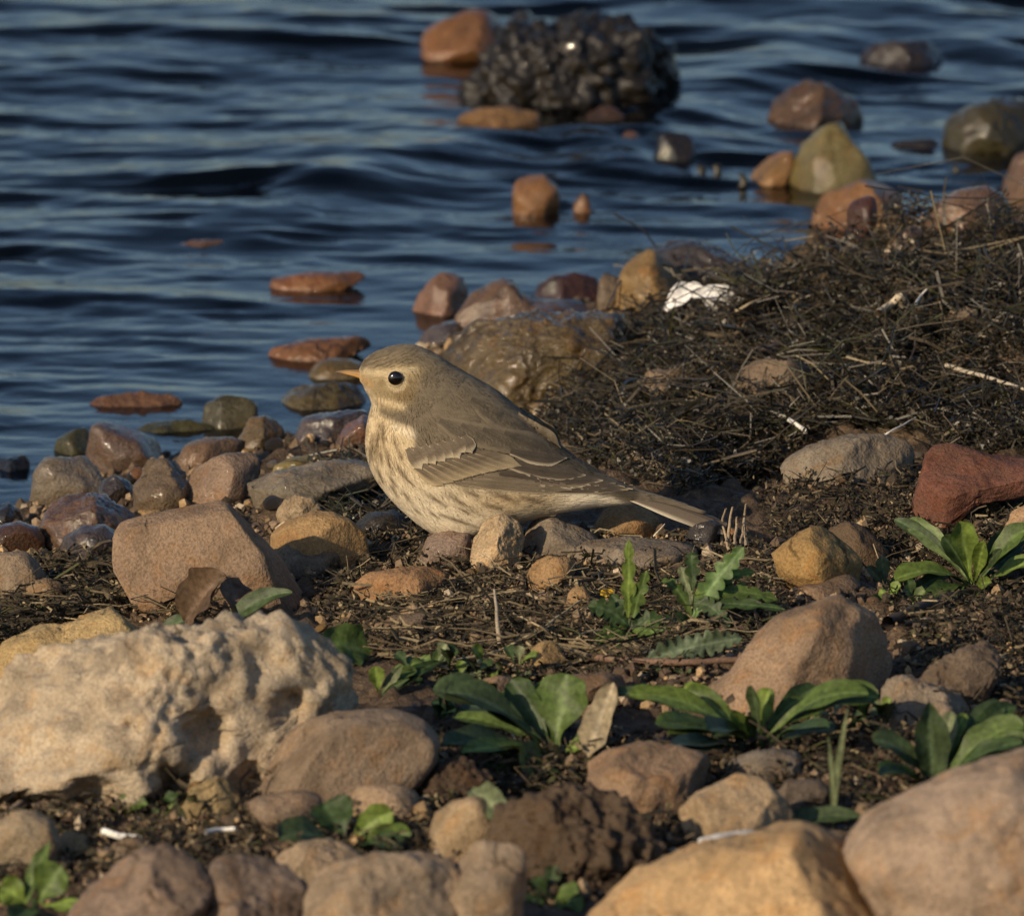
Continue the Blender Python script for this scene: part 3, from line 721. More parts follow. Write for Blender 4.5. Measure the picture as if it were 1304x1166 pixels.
stone("stone", "dark shaded stone below the thin upright stem", [(980,1020),(1004,992),(1046,990),(1062,1012),(1050,1040),(1000,1044)], (0.15,0.115,0.085), 0.0, **G)
stone("stone", "golden tan stone with a flat lit top before the soil clod", [(850,1048),(885,1014),(939,985),(969,989),(996,1014),(1012,1040),(1000,1062),(960,1078),(900,1088),(868,1076)], (0.40,0.28,0.155), 0.0, n=2.6, rough=0.06, facets=[(-0.2,-0.6,0.8,0.66)], **G, tone=0.88)
stone("boulder", "big golden-orange boulder rounded along its lit top", [(735,1215),(748,1172),(800,1125),(864,1090),(927,1072),(994,1058),(1027,1052),(1077,1067),(1121,1085),(1147,1111),(1166,1152),(1172,1200),(1120,1250),(960,1262),(800,1250)], (0.46,0.295,0.135), 0.0, base=1235, n=2.3, rough=0.05, nf=3, sub=6, facets=[(0.9,-0.4,0,0.86)], dr=0.8, tone=0.95)
stone("boulder", "massive pinkish-tan boulder beside the golden-orange boulder", [(1072,1085),(1098,1043),(1127,1027),(1177,1000),(1240,978),(1310,956),(1380,946),(1440,1020),(1450,1140),(1400,1230),(1250,1255),(1150,1235),(1110,1160)], (0.37,0.265,0.18), 0.0, base=1225, n=2.3, rough=0.04, nf=3, sub=6, dr=0.8, tone=0.85)
stone("stone", "blocky pale stone with a square shaded end", [(560,1120),(575,1080),(600,1067),(640,1061),(662,1064),(672,1086),(672,1130),(660,1180),(620,1200),(566,1190)], (0.42,0.31,0.20), 0.0, n=3.2, rough=0.06, facets=[(0.9,-0.45,0,0.78)], **G)
stone("stone", "pale tan stone abutting the blocky square-ended stone", [(388,1150),(402,1110),(440,1096),(480,1089),(540,1084),(582,1098),(596,1140),(596,1200),(500,1215),(405,1195)], (0.40,0.295,0.19), 0.0, n=2.6, rough=0.08, **G)
stone("stone", "dark ridged brown stone at the base of the seedling leaves", [(66,1190),(98,1136),(134,1115),(180,1086),(215,1081),(252,1096),(270,1120),(276,1170),(230,1215),(100,1215)], (0.27,0.19,0.135), 0.0, rough=0.08, facets=[(0.2,-0.9,-0.2,0.72)], **G)
stone("stone", "brown folded stone beside the dark ridged stone", [(228,1190),(246,1122),(288,1090),(330,1088),(368,1108),(392,1140),(416,1170),(400,1210),(250,1215)], (0.25,0.18,0.13), 0.0, rough=0.09, **G)
stone("stone", "tan lumpy stone behind the pale tan stone", [(342,1094),(378,1075),(420,1070),(452,1083),(472,1106),(452,1128),(385,1132),(348,1116)], (0.38,0.275,0.17), 0.0, rough=0.09, **G)
stone("stone", "pale eroded stone behind the seedling leaves", [(-40,1090),(-30,1044),(10,1031),(40,1034),(66,1048),(74,1070),(62,1098),(20,1112),(-30,1112)], (0.36,0.275,0.17), 0.0, rough=0.10, pits=0.07, **G)
stone("stone", "ochre nodule beside the pale eroded stone", [(66,1085),(74,1064),(90,1057),(108,1065),(120,1086),(110,1102),(80,1102)], (0.40,0.28,0.14), 0.0, rough=0.11, **G)
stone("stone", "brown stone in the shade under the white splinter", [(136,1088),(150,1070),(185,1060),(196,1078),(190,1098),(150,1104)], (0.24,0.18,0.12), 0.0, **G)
stone("shell_fragment", "small white shell fragment on the driftwood slat", [(762,723),(766,714),(778,708),(790,707),(788,714),(776,721)], WHITE, 0.0, cat="shell", n=2, nf=1, base=727, rough=0.02, tone=1.0)
stone("plaster_chip", "white flat chip lying against the golden-orange boulder", [(880,1082),(890,1068),(925,1058),(962,1056),(968,1066),(925,1076),(895,1086)], WHITE, 0.0, cat="chip", n=2.5, base=1112, nf=2, rough=0.03, tone=1.0)
# stones lying mostly behind others along the foreshore
stone("stone", "pale sliver of stone behind the knobbly upright stone", [(160,664),(170,650),(205,648),(218,656),(200,668)], OCHRE, 0.0, n=2.2, **G)
stone("stone", "brown stone under the bird's chest among wet grass", [(452,640),(468,622),(500,616),(520,630),(516,650),(470,652)], (0.20,0.145,0.09), 0.1, base=646, **G)

stone("stone", "small rounded brown stone in the weeds behind the broad dark rosette", [(600,884),(612,866),(640,858),(664,866),(668,884),(636,892)], (0.30,0.2,0.12), 0.0, **G)
stone("stone", "flat brown stone between the straw bundle and the broad dark rosette", [(690,880),(712,862),(770,856),(812,866),(806,886),(740,894)], (0.20,0.135,0.085), 0.0, **G)
stone("stone", "brown earthy stone at the end of the limestone boulder", [(480,800),(500,784),(540,780),(556,796),(540,812),(496,814)], (0.20,0.14,0.09), 0.0, **G)
# --- small pebbles: look-alikes scattered in the gaps
def pebble_set(n, boxes, size_px, cols, wet, label, group, cat="pebble", seed=1, sink=0.3):
    rng = np.random.default_rng(seed)
    protos = []
    for k in range(6):
        a = np.linspace(0, 2 * np.pi, 11)[:-1]
        r = rng.uniform(0.75, 1.0, 10)
        V, F = stone_mesh("pebble", np.stack([np.cos(a) * r, np.sin(a) * r * 0.66], 1), 0.85, n=2.2, rough=0.09, nf=5, seed=seed * 50 + k, sub=3)
        me = make_mesh("pebble", V, F); me.materials.append(M_ROCK); protos.append(me)
    areas = np.array([(b[2] - b[0]) * (b[3] - b[1]) for b in boxes], float); areas /= areas.sum()
    for i in range(n):
        b = boxes[rng.choice(len(boxes), p=areas)]
        px, py = rng.uniform(b[0], b[2]), rng.uniform(b[1], b[3])
        p = ground_px(px, py)
        s = rng.uniform(*size_px) * 0.00033 / 2 * rng.choice([0.8, 1, 1, 1.35])
        o = link("pebble", protos[rng.integers(6)])
        o.location = (p[0], p[1] + s, float(height(p[0], p[1] + s)) + s * (0.66 - sink) * 0.8)
        o.scale = (s, s * rng.uniform(0.8, 1.2), s * rng.uniform(0.75, 1.15))
        o.rotation_euler = (rng.uniform(-0.3, 0.3), rng.uniform(-0.3, 0.3), rng.uniform(0, 6.28))
        c = np.array(cols[rng.integers(len(cols))]) * rng.uniform(0.75, 1.2)
        o.color = (*c, wet)
        tag(o, label, cat, group)

pebble_set(46, [(0, 560, 470, 660), (380, 500, 470, 560), (120, 640, 300, 660)], (14, 34), [BROWN, GREY, OLIVE, DARK, PURPLE], 0.6,
           "small dark wet pebble between the stones of the water's edge", "wet pebbles of the water's edge", seed=3)
pebble_set(48, [(400, 720, 760, 860), (560, 690, 800, 740)], (8, 22), [TAN, OCHRE, BROWN, GREY], 0.0,
           "small dry pebble in the root-strewn soil before the bird", "dry pebbles in the soil before the bird", seed=4)
pebble_set(40, [(960, 620, 1304, 700), (1100, 690, 1304, 900), (860, 690, 1000, 760)], (8, 22), [TAN, BROWN, GREY, DARK], 0.0,
           "small brown pebble around the bright green rosette and red brick", "pebbles around the red brick", seed=5)
pebble_set(60, [(0, 1000, 420, 1166), (420, 960, 860, 1166), (840, 940, 1100, 1060)], (12, 34), [TAN, OCHRE, BROWN, PALE], 0.0,
           "small tan pebble between the boulders and leafy rosettes", "tan pebbles between the boulders", seed=6)
pebble_set(26, [(800, 440, 1304, 600)], (8, 20), [TAN, BROWN, GREY], 0.1,
           "small brown pebble caught in the dark wrack", "pebbles caught in the wrack", seed=8, sink=0.1)
pebble_set(14, [(540, 300, 1000, 345), (260, 480, 380, 520), (1000, 300, 1100, 340)], (16, 40), [BROWN, REDBR, OLIVE], 0.7,
           "submerged brown pebble seen through the shallow water", "pebbles under the shallow water", seed=9, sink=0.3)

w = sheet("water", axis(-0.30, 0.30, 0.0030, -500, 500), axis(-0.12, 1.35, 0.0034, -30, 2500), water_z, M_WATER)
tag(w, "rippled blue lake water lapping the stones", kind="structure")
# ------------------------------------------------------------------ the bird
bird_foot = ground_px(600, 706)
BY = bird_foot[1]                                  # depth of the bird's middle plane
bird = bpy.data.objects.new("bird", None)
COL.objects.link(bird)
B0 = on_y(600, 700, BY)
bird.location = B0
tag(bird, "streaky buff and brown pipit standing side-on among the shore stones", "bird")

def bp(px, py, dy=0.0):
    """photo pixel on the bird's middle plane, in the bird's own frame"""
    q = on_y(px, py, BY) - B0
    q[1] = dy
    return q
PXM = WIDTH_AT_FOCUS / IMG_W * (BY - CAM[1]) / (DIST * math.cos(PITCH))
_o = bp(0, 0); _ax = (bp(1000, 0) - _o)[0] / 1000; _az = (bp(0, 1000) - _o)[2] / 1000
def to_bpx(V):
    return np.stack([(V[:, 0] - _o[0]) / _ax, (V[:, 2] - _o[2]) / _az], 1)

STN = [  # top x,y  bottom x,y  half width, belly shift
    (456, 472, 458, 485, 5), (460, 464, 462, 490, 12), (467, 456, 465.5, 496, 19), (480, 448, 469, 502, 26), (500, 441.5, 472, 508, 32), (524, 439.5, 474, 515, 36),
    (548, 448, 471.5, 524, 38), (577, 466, 467, 545, 45), (605, 482, 466, 572, 53), (635, 500, 474, 600, 60), (661, 521, 491, 626, 63),
    (687, 544, 517, 653, 61), (709, 563, 548, 676, 56), (730, 580, 584, 684, 50), (748, 592, 622, 675, 42), (766, 603, 662, 663, 34),
    (786, 612, 704, 653, 27), (804, 621, 748, 646, 18), (826, 627.5, 804, 641, 11), (852, 635, 838, 646, 7), (900, 651, 896, 658, 2)]
S = catmull(np.array(STN, float), 120)
NA = 72
ang = np.linspace(0, 2 * np.pi, NA, endpoint=False)
def body_grid():
    out = np.zeros((len(S), NA, 3))
    for i, (tx, ty, bx_, by_, hw) in enumerate(S):
        T, Bt = bp(tx, ty), bp(bx_, by_)
        mid, half = (T + Bt) / 2, (T - Bt) / 2
        cz, sy = np.cos(ang), np.sin(ang)
        wv = np.sign(sy) * np.abs(sy) ** 0.92
        bulge = 1 + 0.10 * -cz * np.clip((i - 45) / 30, 0, 1)       # widest a little below the middle
        out[i] = mid + cz[:, None] * half
        out[i, :, 1] = wv * hw * PXM * bulge
    return out
GB = body_grid()

def seg_dist(P, a, b):
    a, b = np.array(a, float), np.array(b, float)
    e = b - a
    t = np.clip(((P - a) @ e) / (e @ e), 0, 1)
    return np.hypot(*(P - a - t[:, None] * e).T), t

def in_poly(P, poly):
    poly = np.array(poly, float); q = np.roll(poly, -1, 0)
    ins = np.zeros(len(P), bool); dmin = np.full(len(P), 1e9)
    for a, b in zip(poly, q):
        c = ((a[1] > P[:, 1]) != (b[1] > P[:, 1]))
        xx = (b[0] - a[0]) * (P[:, 1] - a[1]) / ((b[1] - a[1]) or 1e-9) + a[0]
        ins ^= c & (P[:, 0] < xx)
        dmin = np.minimum(dmin, seg_dist(P, a, b)[0])
    return np.where(ins, dmin, -dmin)

C_BACK = np.array([0.152, 0.121, 0.080]); C_CROWN = np.array([0.20, 0.155, 0.095]); C_BUFF = np.array([0.56, 0.44, 0.265]); C_CREAM = np.array([0.78, 0.68, 0.50])
C_STREAK = np.array([0.20, 0.135, 0.07]); C_FACE = np.array([0.35, 0.265, 0.14]); C_CHEEK = np.array([0.19, 0.13, 0.06]); C_THROAT = np.array([0.60, 0.49, 0.32])
UNDER = [(440, 520), (470, 500), (482, 511), (494, 517), (508, 522), (524, 531), (528, 548), (529, 575), (543, 594), (598, 604), (728, 616), (775, 624), (800, 635), (960, 684), (960, 760), (400, 760)]
STREAKS = [((481, 530), (478, 577), 2.2), ((487, 528), (487, 557), 2.0), ((474, 545), (473, 577), 1.8), ((491, 560), (498, 590), 2.4), ((479, 585), (487, 606), 2.0), ((503, 577), (515, 592), 2.2),
           ((470, 556), (470, 582), 1.5), ((506, 555), (511, 572), 2.0), ((515, 592), (528, 606), 2.2), ((537, 609), (567, 629), 2.0), ((528, 636), (534, 643), 1.5), ((545, 636), (557, 646), 1.5),
           ((572, 614), (611, 640), 2.4), ((560, 641), (604, 656), 1.8), ((616, 626), (653, 638), 2.6), ((628, 612), (660, 625), 2.8), ((590, 607), (612, 617), 2.2), ((497, 606), (505, 622), 1.6),
           ((512, 612), (523, 628), 1.6), ((583, 630), (600, 641), 1.6), ((665, 618), (690, 628), 3.0), ((640, 640), (660, 646), 1.8), ((500, 540), (504, 556), 1.6), ((484, 560), (485, 582), 1.8), ((494, 592), (503, 607), 1.7)]

def plumage(P):
    """colour of the coat at a point of the bird's side, by its markings"""
    n = len(P)
    wob = fbm(np.stack([P[:, 0] * 0.06, P[:, 1] * 0.06, np.zeros(n)], 1), 3) * 7
    fine = fbm(np.stack([P[:, 0] * 0.10, P[:, 1] * 0.33, np.full(n, 4.0)], 1), 3)
    c = np.repeat(C_BACK[None], n, 0) * (1 + 0.28 * fine)[:, None]
    def over(col, m): 
        nonlocal c
        m = np.clip(m, 0, 1)[:, None]; c = c * (1 - m) + np.asarray(col) * m
    # back: soft dark feather centres
    dots = fbm(np.stack([P[:, 0] * 0.055 + P[:, 1] * 0.03, P[:, 1] * 0.15 - P[:, 0] * 0.05, np.full(n, 8.0)], 1), 2)
    over(C_BACK * 0.50, sstep(0.10, 0.42, dots) * 0.75 * sstep(560, 620, P[:, 0]))
    over(C_BACK * 1.25, sstep(0.12, 0.40, -dots) * 0.4)
    # underparts
    u = in_poly(P, UNDER) + wob * 0.5
    under = sstep(-3.0, 4.0, u)
    belly = sstep(545, 660, P[:, 1] - 0.12 * (P[:, 0] - 500)) * sstep(700, 560, P[:, 0]) + sstep(690, 740, P[:, 0])
    cu = C_BUFF[None] * (1 - np.clip(belly, 0, 1))[:, None] + C_CREAM[None] * np.clip(belly, 0, 1)[:, None]
    c = c * (1 - under[:, None]) + cu * (1 + 0.08 * fine)[:, None] * under[:, None]
    # flank wash
    fl = np.exp(-((P[:, 0] - 650) / 55) ** 2 - ((P[:, 1] - 624) / 13) ** 2)
    over(np.array([0.50, 0.36, 0.19]), fl * 0.7 * under)
    sw = np.stack([P[:, 0] + wob * 0.35, P[:, 1] + wob * 0.2], 1)
    for a, b, w in STREAKS:
        d, t = seg_dist(sw, a, b)
        over(C_STREAK * 0.72, np.exp(-(d / (w * 1.35)) ** 2) * 0.95 * (0.55 + 0.45 * np.sin(np.pi * np.clip(t, 0.05, 0.95))) * sstep(-4, 3, u))
    # pale shoulder fluff
    d, t = seg_dist(P, (503, 531), (524, 537)); over(C_CREAM * 0.95, np.exp(-(d / 5.5) ** 2) * 0.65)
    d, t = seg_dist(P, (682, 552), (806, 624)); over(C_BACK * 0.30, sstep(13, 5, d) * 0.9 * sstep(672, 700, P[:, 0]) * sstep(-2, -6, u))
    # head
    head = sstep(548, 520, P[:, 0] + 0.55 * (P[:, 1] - 470)) * sstep(519, 508, P[:, 1] + 0.1 * (P[:, 0] - 480))
    over(C_FACE, head * 0.85)
    d, t = seg_dist(P, (459, 461), (520, 437)); over(C_CROWN, head * sstep(13, 7, d + 0.25 * wob))
    d, t = seg_dist(P, (500, 440), (560, 452)); over(C_CROWN, sstep(15, 7, d))
    st = np.sin((P[:, 1] * 1.0 + 0.42 * P[:, 0]) * 1.5 + wob)
    d, t = seg_dist(P, (466, 456), (545, 443)); over(C_CROWN * 0.35, np.clip(st, 0, 1) * 0.8 * sstep(11, 5, d))
    d, t = seg_dist(P, (462, 467), (528, 460)); over(np.array([0.56, 0.45, 0.27]), np.exp(-(d / 4.5) ** 2) * 0.8)        # eyebrow
    d, t = seg_dist(P, (508, 492), (519, 490)); over(C_CHEEK, np.exp(-(d / 9.5) ** 2) * 0.9)                          # ear coverts
    d, t = seg_dist(P, (484, 478), (494, 475)); over(C_CHEEK, np.exp(-(d / 3.5) ** 2) * 0.6)
    d, t = seg_dist(P, (512, 474), (526, 476)); over(C_CHEEK, np.exp(-(d / 3.2) ** 2) * 0.75)
    d, t = seg_dist(P, (478, 499), (512, 505)); over(C_BUFF * 1.05, np.exp(-(d / 4.2) ** 2) * 0.9)                    # buff under the cheek
    d, t = seg_dist(P, (464, 490), (476, 514)); over(C_THROAT, np.exp(-(d / 6.5) ** 2) * 0.9)
    d, t = seg_dist(P, (457, 477), (468, 481)); over(np.array([0.48, 0.29, 0.12]), np.exp(-(d / 6.0) ** 2) * 0.6)
    d, t = seg_dist(P, (458, 464), (464, 457)); over(C_CROWN * 0.6, np.exp(-(d / 3.0) ** 2) * 0.5)
    r = np.hypot(P[:, 0] - 504, P[:, 1] - 473.5); over(np.array([0.62, 0.50, 0.31]), np.exp(-((r - 11.5) / 2.6) ** 2) * 0.75)
    # dark collar line behind the throat
    d, t = seg_dist(P, (486, 514), (505, 521)); over(C_BACK * 0.85, np.exp(-(d / 5) ** 2) * 0.8)
    return np.clip(c, 0.01, 0.9)

Vb = GB.reshape(-1, 3)
Fq = grid_faces(len(S), NA, wrap=True)
e0 = len(Vb)
Vb = np.vstack([Vb, GB[0].mean(0), GB[-1].mean(0)])
Ft = np.vstack([Fq[:, [0, 1, 2]], Fq[:, [0, 2, 3]]])
j = np.arange(NA)
capA = np.stack([np.full(NA, e0), j, (j + 1) % NA], 1)
last = (len(S) - 1) * NA
capB = np.stack([np.full(NA, e0 + 1), last + (j + 1) % NA, last + j], 1)
Ft = np.vstack([Ft, capA, capB])
Nb = vnormals(Vb, Ft)
if (Nb[:e0].reshape(len(S), NA, 3)[60, 0] @ np.array([0, 0, 1])) < 0:
    Ft = Ft[:, ::-1]; Nb = -Nb
Vb = Vb + Nb * (0.0007 * fbm(Vb * 190, 3))[:, None]
body = link("body", make_mesh("body", Vb, Ft, plumage(to_bpx(Vb))), M_PLUME, bird)
bvh = BVHTree.FromPolygons([tuple(v) for v in Vb], [tuple(int(k) for k in f) for f in Ft])

def near_y(x, z):
    hit = bvh.ray_cast(Vector((x, -0.2, z)), Vector((0, 1, 0)))
    if hit[0] is not None:
        return hit[0].y
    q = bvh.find_nearest(Vector((x, -0.006, z)))[0]
    return min(q.y, -0.002)

# soft barbs over the coat
def barbs(n):
    NG = Nb[:e0].reshape(len(S), NA, 3)
    area = np.linalg.norm(np.cross(np.gradient(GB, axis=0), np.gradient(GB, axis=1)), axis=2)
    w = area.ravel().copy()
    ii = np.repeat(np.arange(len(S)), NA)
    w *= np.where(ii < 45, 2.0, 1.0) * (ii > 3) * (ii < len(S) - 4)
    pick = RNG.choice(len(w), n, p=w / w.sum())
    fi = pick // NA + RNG.uniform(-0.5, 0.5, n); fa = pick % NA + RNG.uniform(-0.5, 0.5, n)
    def samp(G, i, a):
        i = np.clip(i, 0, len(S) - 1.001); i0 = i.astype(int); f = (i - i0)[:, None]
        a = a % NA; a0 = a.astype(int); g = (a - a0)[:, None]; a1 = (a0 + 1) % NA
        return (G[i0, a0] * (1 - f) + G[i0 + 1, a0] * f) * (1 - g) + (G[i0, a1] * (1 - f) + G[i0 + 1, a1] * f) * g
    P0 = samp(GB, fi, fa)
    step = np.linalg.norm(samp(GB, fi + 1, fa) - P0, axis=1)
    L = np.where(fi < 45, RNG.uniform(0.0013, 0.0026, n), RNG.uniform(0.0028, 0.0056, n))
    di = L / np.maximum(step, 2e-4)
    da = RNG.normal(0, 0.5, n)
    Pm, Pt = samp(GB, fi + di * 0.5, fa + da * 0.5), samp(GB, fi + di, fa + da)
    N0, Nm, Nt = samp(NG, fi, fa), samp(NG, fi + di * 0.5, fa + da * .5), samp(NG, fi + di, fa + da)
    lift = RNG.uniform(0.00008, 0.00034, n)[:, None]
    P0 = P0 - N0 * 0.0001; Pm = Pm + Nm * lift; Pt = Pt + Nt * lift * 1.25
    T = Pt - P0; T /= np.maximum(np.linalg.norm(T, axis=1)[:, None], 1e-9)
    Wd = np.cross(T, Nm); Wd /= np.maximum(np.linalg.norm(Wd, axis=1)[:, None], 1e-9)
    hw = RNG.uniform(0.00012, 0.00028, n)[:, None]
    V = np.stack([P0 - Wd * hw * .8, P0 + Wd * hw * .8, Pm - Wd * hw, Pm + Wd * hw, Pt - Wd * hw * .25, Pt + Wd * hw * .25], 1).reshape(-1, 3)
    b = np.arange(n)[:, None] * 6
    F = np.concatenate([b + np.array([[0, 1, 3, 2]]), b + np.array([[2, 3, 5, 4]])], 0)
    c = np.stack([plumage(to_bpx(q)) for q in (P0, Pm, Pt)], 1) * RNG.normal(1.0, 0.07, n)[:, None, None]
    c = np.repeat(c, 2, axis=1).reshape(-1, 3)
    NN = np.repeat(np.stack([N0, Nm, Nt], 1) * 1.0, 2, axis=1).reshape(-1, 3)
    return V, F, np.clip(c, 0.01, 0.9), NN
V, F, c, NN = barbs(26000)
pm = make_mesh("plumage", V, F, c)
NN = NN + RNG.normal(0, 0.05, NN.shape)
pm.normals_split_custom_set_from_vertices((NN / np.linalg.norm(NN, axis=1)[:, None]).tolist())
plum = link("plumage", pm, M_PLUME, bird)
plum["kind"] = "stuff"

# ---- feathers
def feather_mesh(root, tip, hw, layer, core, edge, ew=0.28, sag=0.0, tipw=0.5, tippale=None, mirror=False, nt=18, nu=9, side_edge=0, warm=0):
    r, t_ = np.array(root, float), np.array(tip, float)
    e = t_ - r; L = np.hypot(*e); e /= L; pn = np.array([-e[1], e[0]])
    V, C = [], []
    for i in range(nt):
        t = i / (nt - 1)
        w = hw * (0.45 + 0.55 * sstep(0, 0.45, t)) * (1 - sstep(0.62, 1.02, t) ** 1.6 * (1 - 0.04))
        for k in range(nu):
            u = -1 + 2 * k / (nu - 1)
            p = r + e * L * t + pn * (u * w + sag * math.sin(math.pi * t))
            q = bp(p[0], p[1])
            y = near_y(q[0], q[2]) - layer * 0.00013 - 0.00018 * (1 - u * u) - 0.0002 * t - 0.0002
            V.append((q[0], -y if mirror else y, q[2]))
            ed = 1 - abs(u)
            if side_edge: ed = 1 - u * side_edge if u * side_edge > 0 else 1.0
            m = float(sstep(ew, ew * 0.35, ed))
            if t > 0.93: m = max(m, float(sstep(0.93, 1, t)) * 0.9)
            if tippale is not None: m = max(m, float(sstep(tippale - 0.22, tippale + 0.2, t)))
            if warm: m = max(m, warm * float(sstep(0.30, 0.95, t)))
            sh = 1 + 0.10 * math.sin(38 * t + 9 * u)
            cc = np.array(core) * sh * (1 - m) + np.array(edge) * m
            if abs(u) < 0.14: cc = cc * 0.8
            C.append(cc)
    F = grid_faces(nt, nu)
    if mirror: F = F[:, ::-1]
    return np.array(V), F, np.array(C)

DK = (0.085, 0.066, 0.047); MID = (0.185, 0.145, 0.097); PALEB = (0.52, 0.43, 0.29); BUFFE = (0.42, 0.33, 0.20); GRYB = (0.235, 0.19, 0.13)
FEATH = []
# flight feathers
for rt, tp, w, ly in [((598, 602), (800, 621.5), 6.5, 1), ((612, 599), (806, 620), 6.5, 1.6), ((628, 594), (796, 617), 7, 2.2), ((642, 589), (784, 613), 7, 2.8)]:
    FEATH.append((rt, tp, w, ly, DK, PALEB, dict(ew=0.22, side_edge=1)))
for k, (rt, tp, w) in enumerate([((588, 600), (728, 616), 6.5), ((602, 597), (742, 614), 7), ((616, 592), (752, 612), 7.5)]):
    FEATH.append((rt, tp, w, 2.2 + 0.7 * k, MID, PALEB, dict(ew=0.26, side_edge=1)))
# tertials
for k, (rt, tp, w) in enumerate([((636, 590), (768, 608), 10), ((642, 577), (746, 600), 11), ((650, 563), (722, 579), 9.5)]):
    FEATH.append((rt, tp, w, 4.0 + 0.6 * k, DK, PALEB, dict(ew=0.42, side_edge=1, sag=2.5)))
# greater coverts
for k in range(9):
    f = k / 8
    rt = (528 + 78 * f, 582 - 20 * f); tp = (566 + 98 * f, 604 - 22 * f - 4 * math.sin(math.pi * f))
    FEATH.append((rt, tp, 8.0, 3.0 + 0.2 * k, (0.135, 0.103, 0.068), BUFFE, dict(nt=26, nu=13, ew=0.9, side_edge=1, warm=0.75)))
# median coverts
for k in range(8):
    f = k / 7
    jx, jy = 2.5 * math.sin(5.1 * k), 2.2 * math.cos(3.7 * k)
    rt = (519 + 72 * f, 558 - 17 * f); tp = (538 + 66 * f + jx, 581 - 20 * f + jy)
    FEATH.append((rt, tp, 8.6, 5.2 + 0.15 * k, (0.14, 0.108, 0.073), (0.50, 0.415, 0.28), dict(ew=0.15, tippale=0.76, nt=28, nu=13)))
# scapulars, soft brown
for k in range(10):
    f = k / 9
    FEATH.append(((560 + 82 * f, 523 + 18 * f), (614 + 92 * f, 549 + 24 * f), 13, 1.5 + 0.35 * k, tuple(C_BACK * (0.62 + 0.12 * (k % 3))), tuple(C_BACK * 1.15), dict(ew=0.55)))
for k in range(8):
    f = k / 7
    FEATH.append(((600 + 62 * f, 500 + 36 * f), (652 + 62 * f, 533 + 34 * f), 13, 0.5 + 0.3 * k, tuple(C_BACK * (0.62 + 0.12 * (k % 3))), tuple(C_BACK * 1.15), dict(ew=0.55)))

def wing_base(mirror):
    n, m = 40, 10
    V, C = [], []
    for i in range(n):
        t = i / (n - 1)
        top = np.array([524 + 272 * t, 556 + 62 * t - 6 * math.sin(math.pi * t)]); bot = np.array([530 + 268 * t, 590 + 32 * t + 8 * math.sin(math.pi * min(1, t * 1.2))])
        for k in range(m):
            p = top + (bot - top) * k / (m - 1)
            q = bp(*p); y = near_y(q[0], q[2]) - 0.0003
            V.append((q[0], -y if mirror else y, q[2])); C.append(MID)
    F = grid_faces(n, m)
    if mirror: F = F[:, ::-1]
    return np.array(V), F, np.array(C)
for mirror in (False, True):
    V, F, c = wing_base(mirror)
    wing = link("wing", make_mesh("wing", V, F, c), M_FEATHER, bird)
    for rt, tp, w, ly, co, ed, kw in FEATH:
        V, F, c = feather_mesh(rt, tp, w, ly, co, ed, mirror=mirror, **kw)
        link("feather", make_mesh("feather", V, F, c), M_FEATHER, wing)

# ---- tail: six feathers a side, lying over one another
def tail_feather(k, side):
    nt, nu = 20, 7
    V, C = [], []
    yc0, yc1 = side * 0.0012 * k * 0.5, side * (0.0007 + 0.0014 * k)
    drop = 0.9 * k
    for i in range(nt):
        t = i / (nt - 1)
        cx = 772 + (926 - 1.0 * k - 772) * t
        cy = 622 + (665 - 622) * t + 3.2 * math.sin(math.pi * t) * -1.0 + drop * (0.5 + 0.9 * t)
        w = 0.0027 * (0.04 + 0.96 * sstep(0.05, 0.6, t)) * (1 - 0.75 * sstep(0.88, 1.0, t))
        yc = yc0 + (yc1 - yc0) * t
        roll = 0.25 + 0.17 * k
        for q in range(nu):
            u = -1 + 2 * q / (nu - 1)
            b = bp(cx, cy)
            V.append((b[0], yc + side * u * w * math.cos(roll), b[2] - u * w * math.sin(roll) - 0.0004 * u * u))
            pale = (0.60, 0.52, 0.38) if k >= 5 else (0.36, 0.29, 0.19)
            m = sstep(0.55, 0.95, u) if k < 5 else sstep(0.4, 0.9, u) * (1 - 0.75 * sstep(0.45, 0.85, t))
            C.append(np.array((0.105, 0.082, 0.058)) * (0.85 + 0.3 * (k % 2)) * (1 - m) + np.array(pale) * m)
    return np.array(V), grid_faces(nt, nu), np.array(C)
V, F, c = tail_feather(0, 1)
tail = link("tail", make_mesh("tail", V, F, c), M_FEATHER, bird)
for side in (1, -1):
    for k in range(6):
        if side == 1 and k == 0: continue
        V, F, c = tail_feather(k, side)
        link("feather", make_mesh("feather", V, F, c), M_FEATHER, tail)

# ---- bill, eyes, legs
M_BILL = mat_attr("horn_bill", 0.35, 0.5, 0.1, 1500, 0.1)
def mandible(upper):
    st = [(464, 477.5, 7.0, 7.5), (457, 476.5, 5.8, 6.0), (450, 475.2, 4.6, 4.8), (442, 474.2, 3.5, 3.4), (435, 473.4, 2.2, 2.0), (429.5, 473.2, 0.8, 0.7), (427.5, 473.4, 0.15, 0.15)]
    st = catmull(np.array(st), 26); na = 16
    V, C = [], []
    for cx, cy, h, w in st:
        for a in np.linspace(0, 2 * np.pi, na, endpoint=False):
            dz = math.cos(a) * h * (1.0 if upper else 0.85)
            if upper: dz = max(dz, -0.12 * h)
            else: dz = min(dz, -0.10 * h) 
            b = bp(cx, cy - dz, math.sin(a) * w * PXM * (1.0 if upper else 0.92))
            V.append(b)
            tt = float(sstep(444, 429, cx))
            base = np.array((0.42, 0.25, 0.10)) if upper else np.array((0.62, 0.34, 0.11))
            culm = 0.45 * max(0.0, math.cos(a)) if upper else 0.0
            C.append(base * (1 - 0.72 * tt) * (1 - culm) + np.array((0.045, 0.035, 0.028)) * (0.72 * tt) )
    return np.array(V), grid_faces(len(st), na, wrap=True), np.array(C)
V, F, c = mandible(True)
bill = link("bill", make_mesh("bill", V, F, c), M_BILL, bird)
V, F, c = mandible(False)
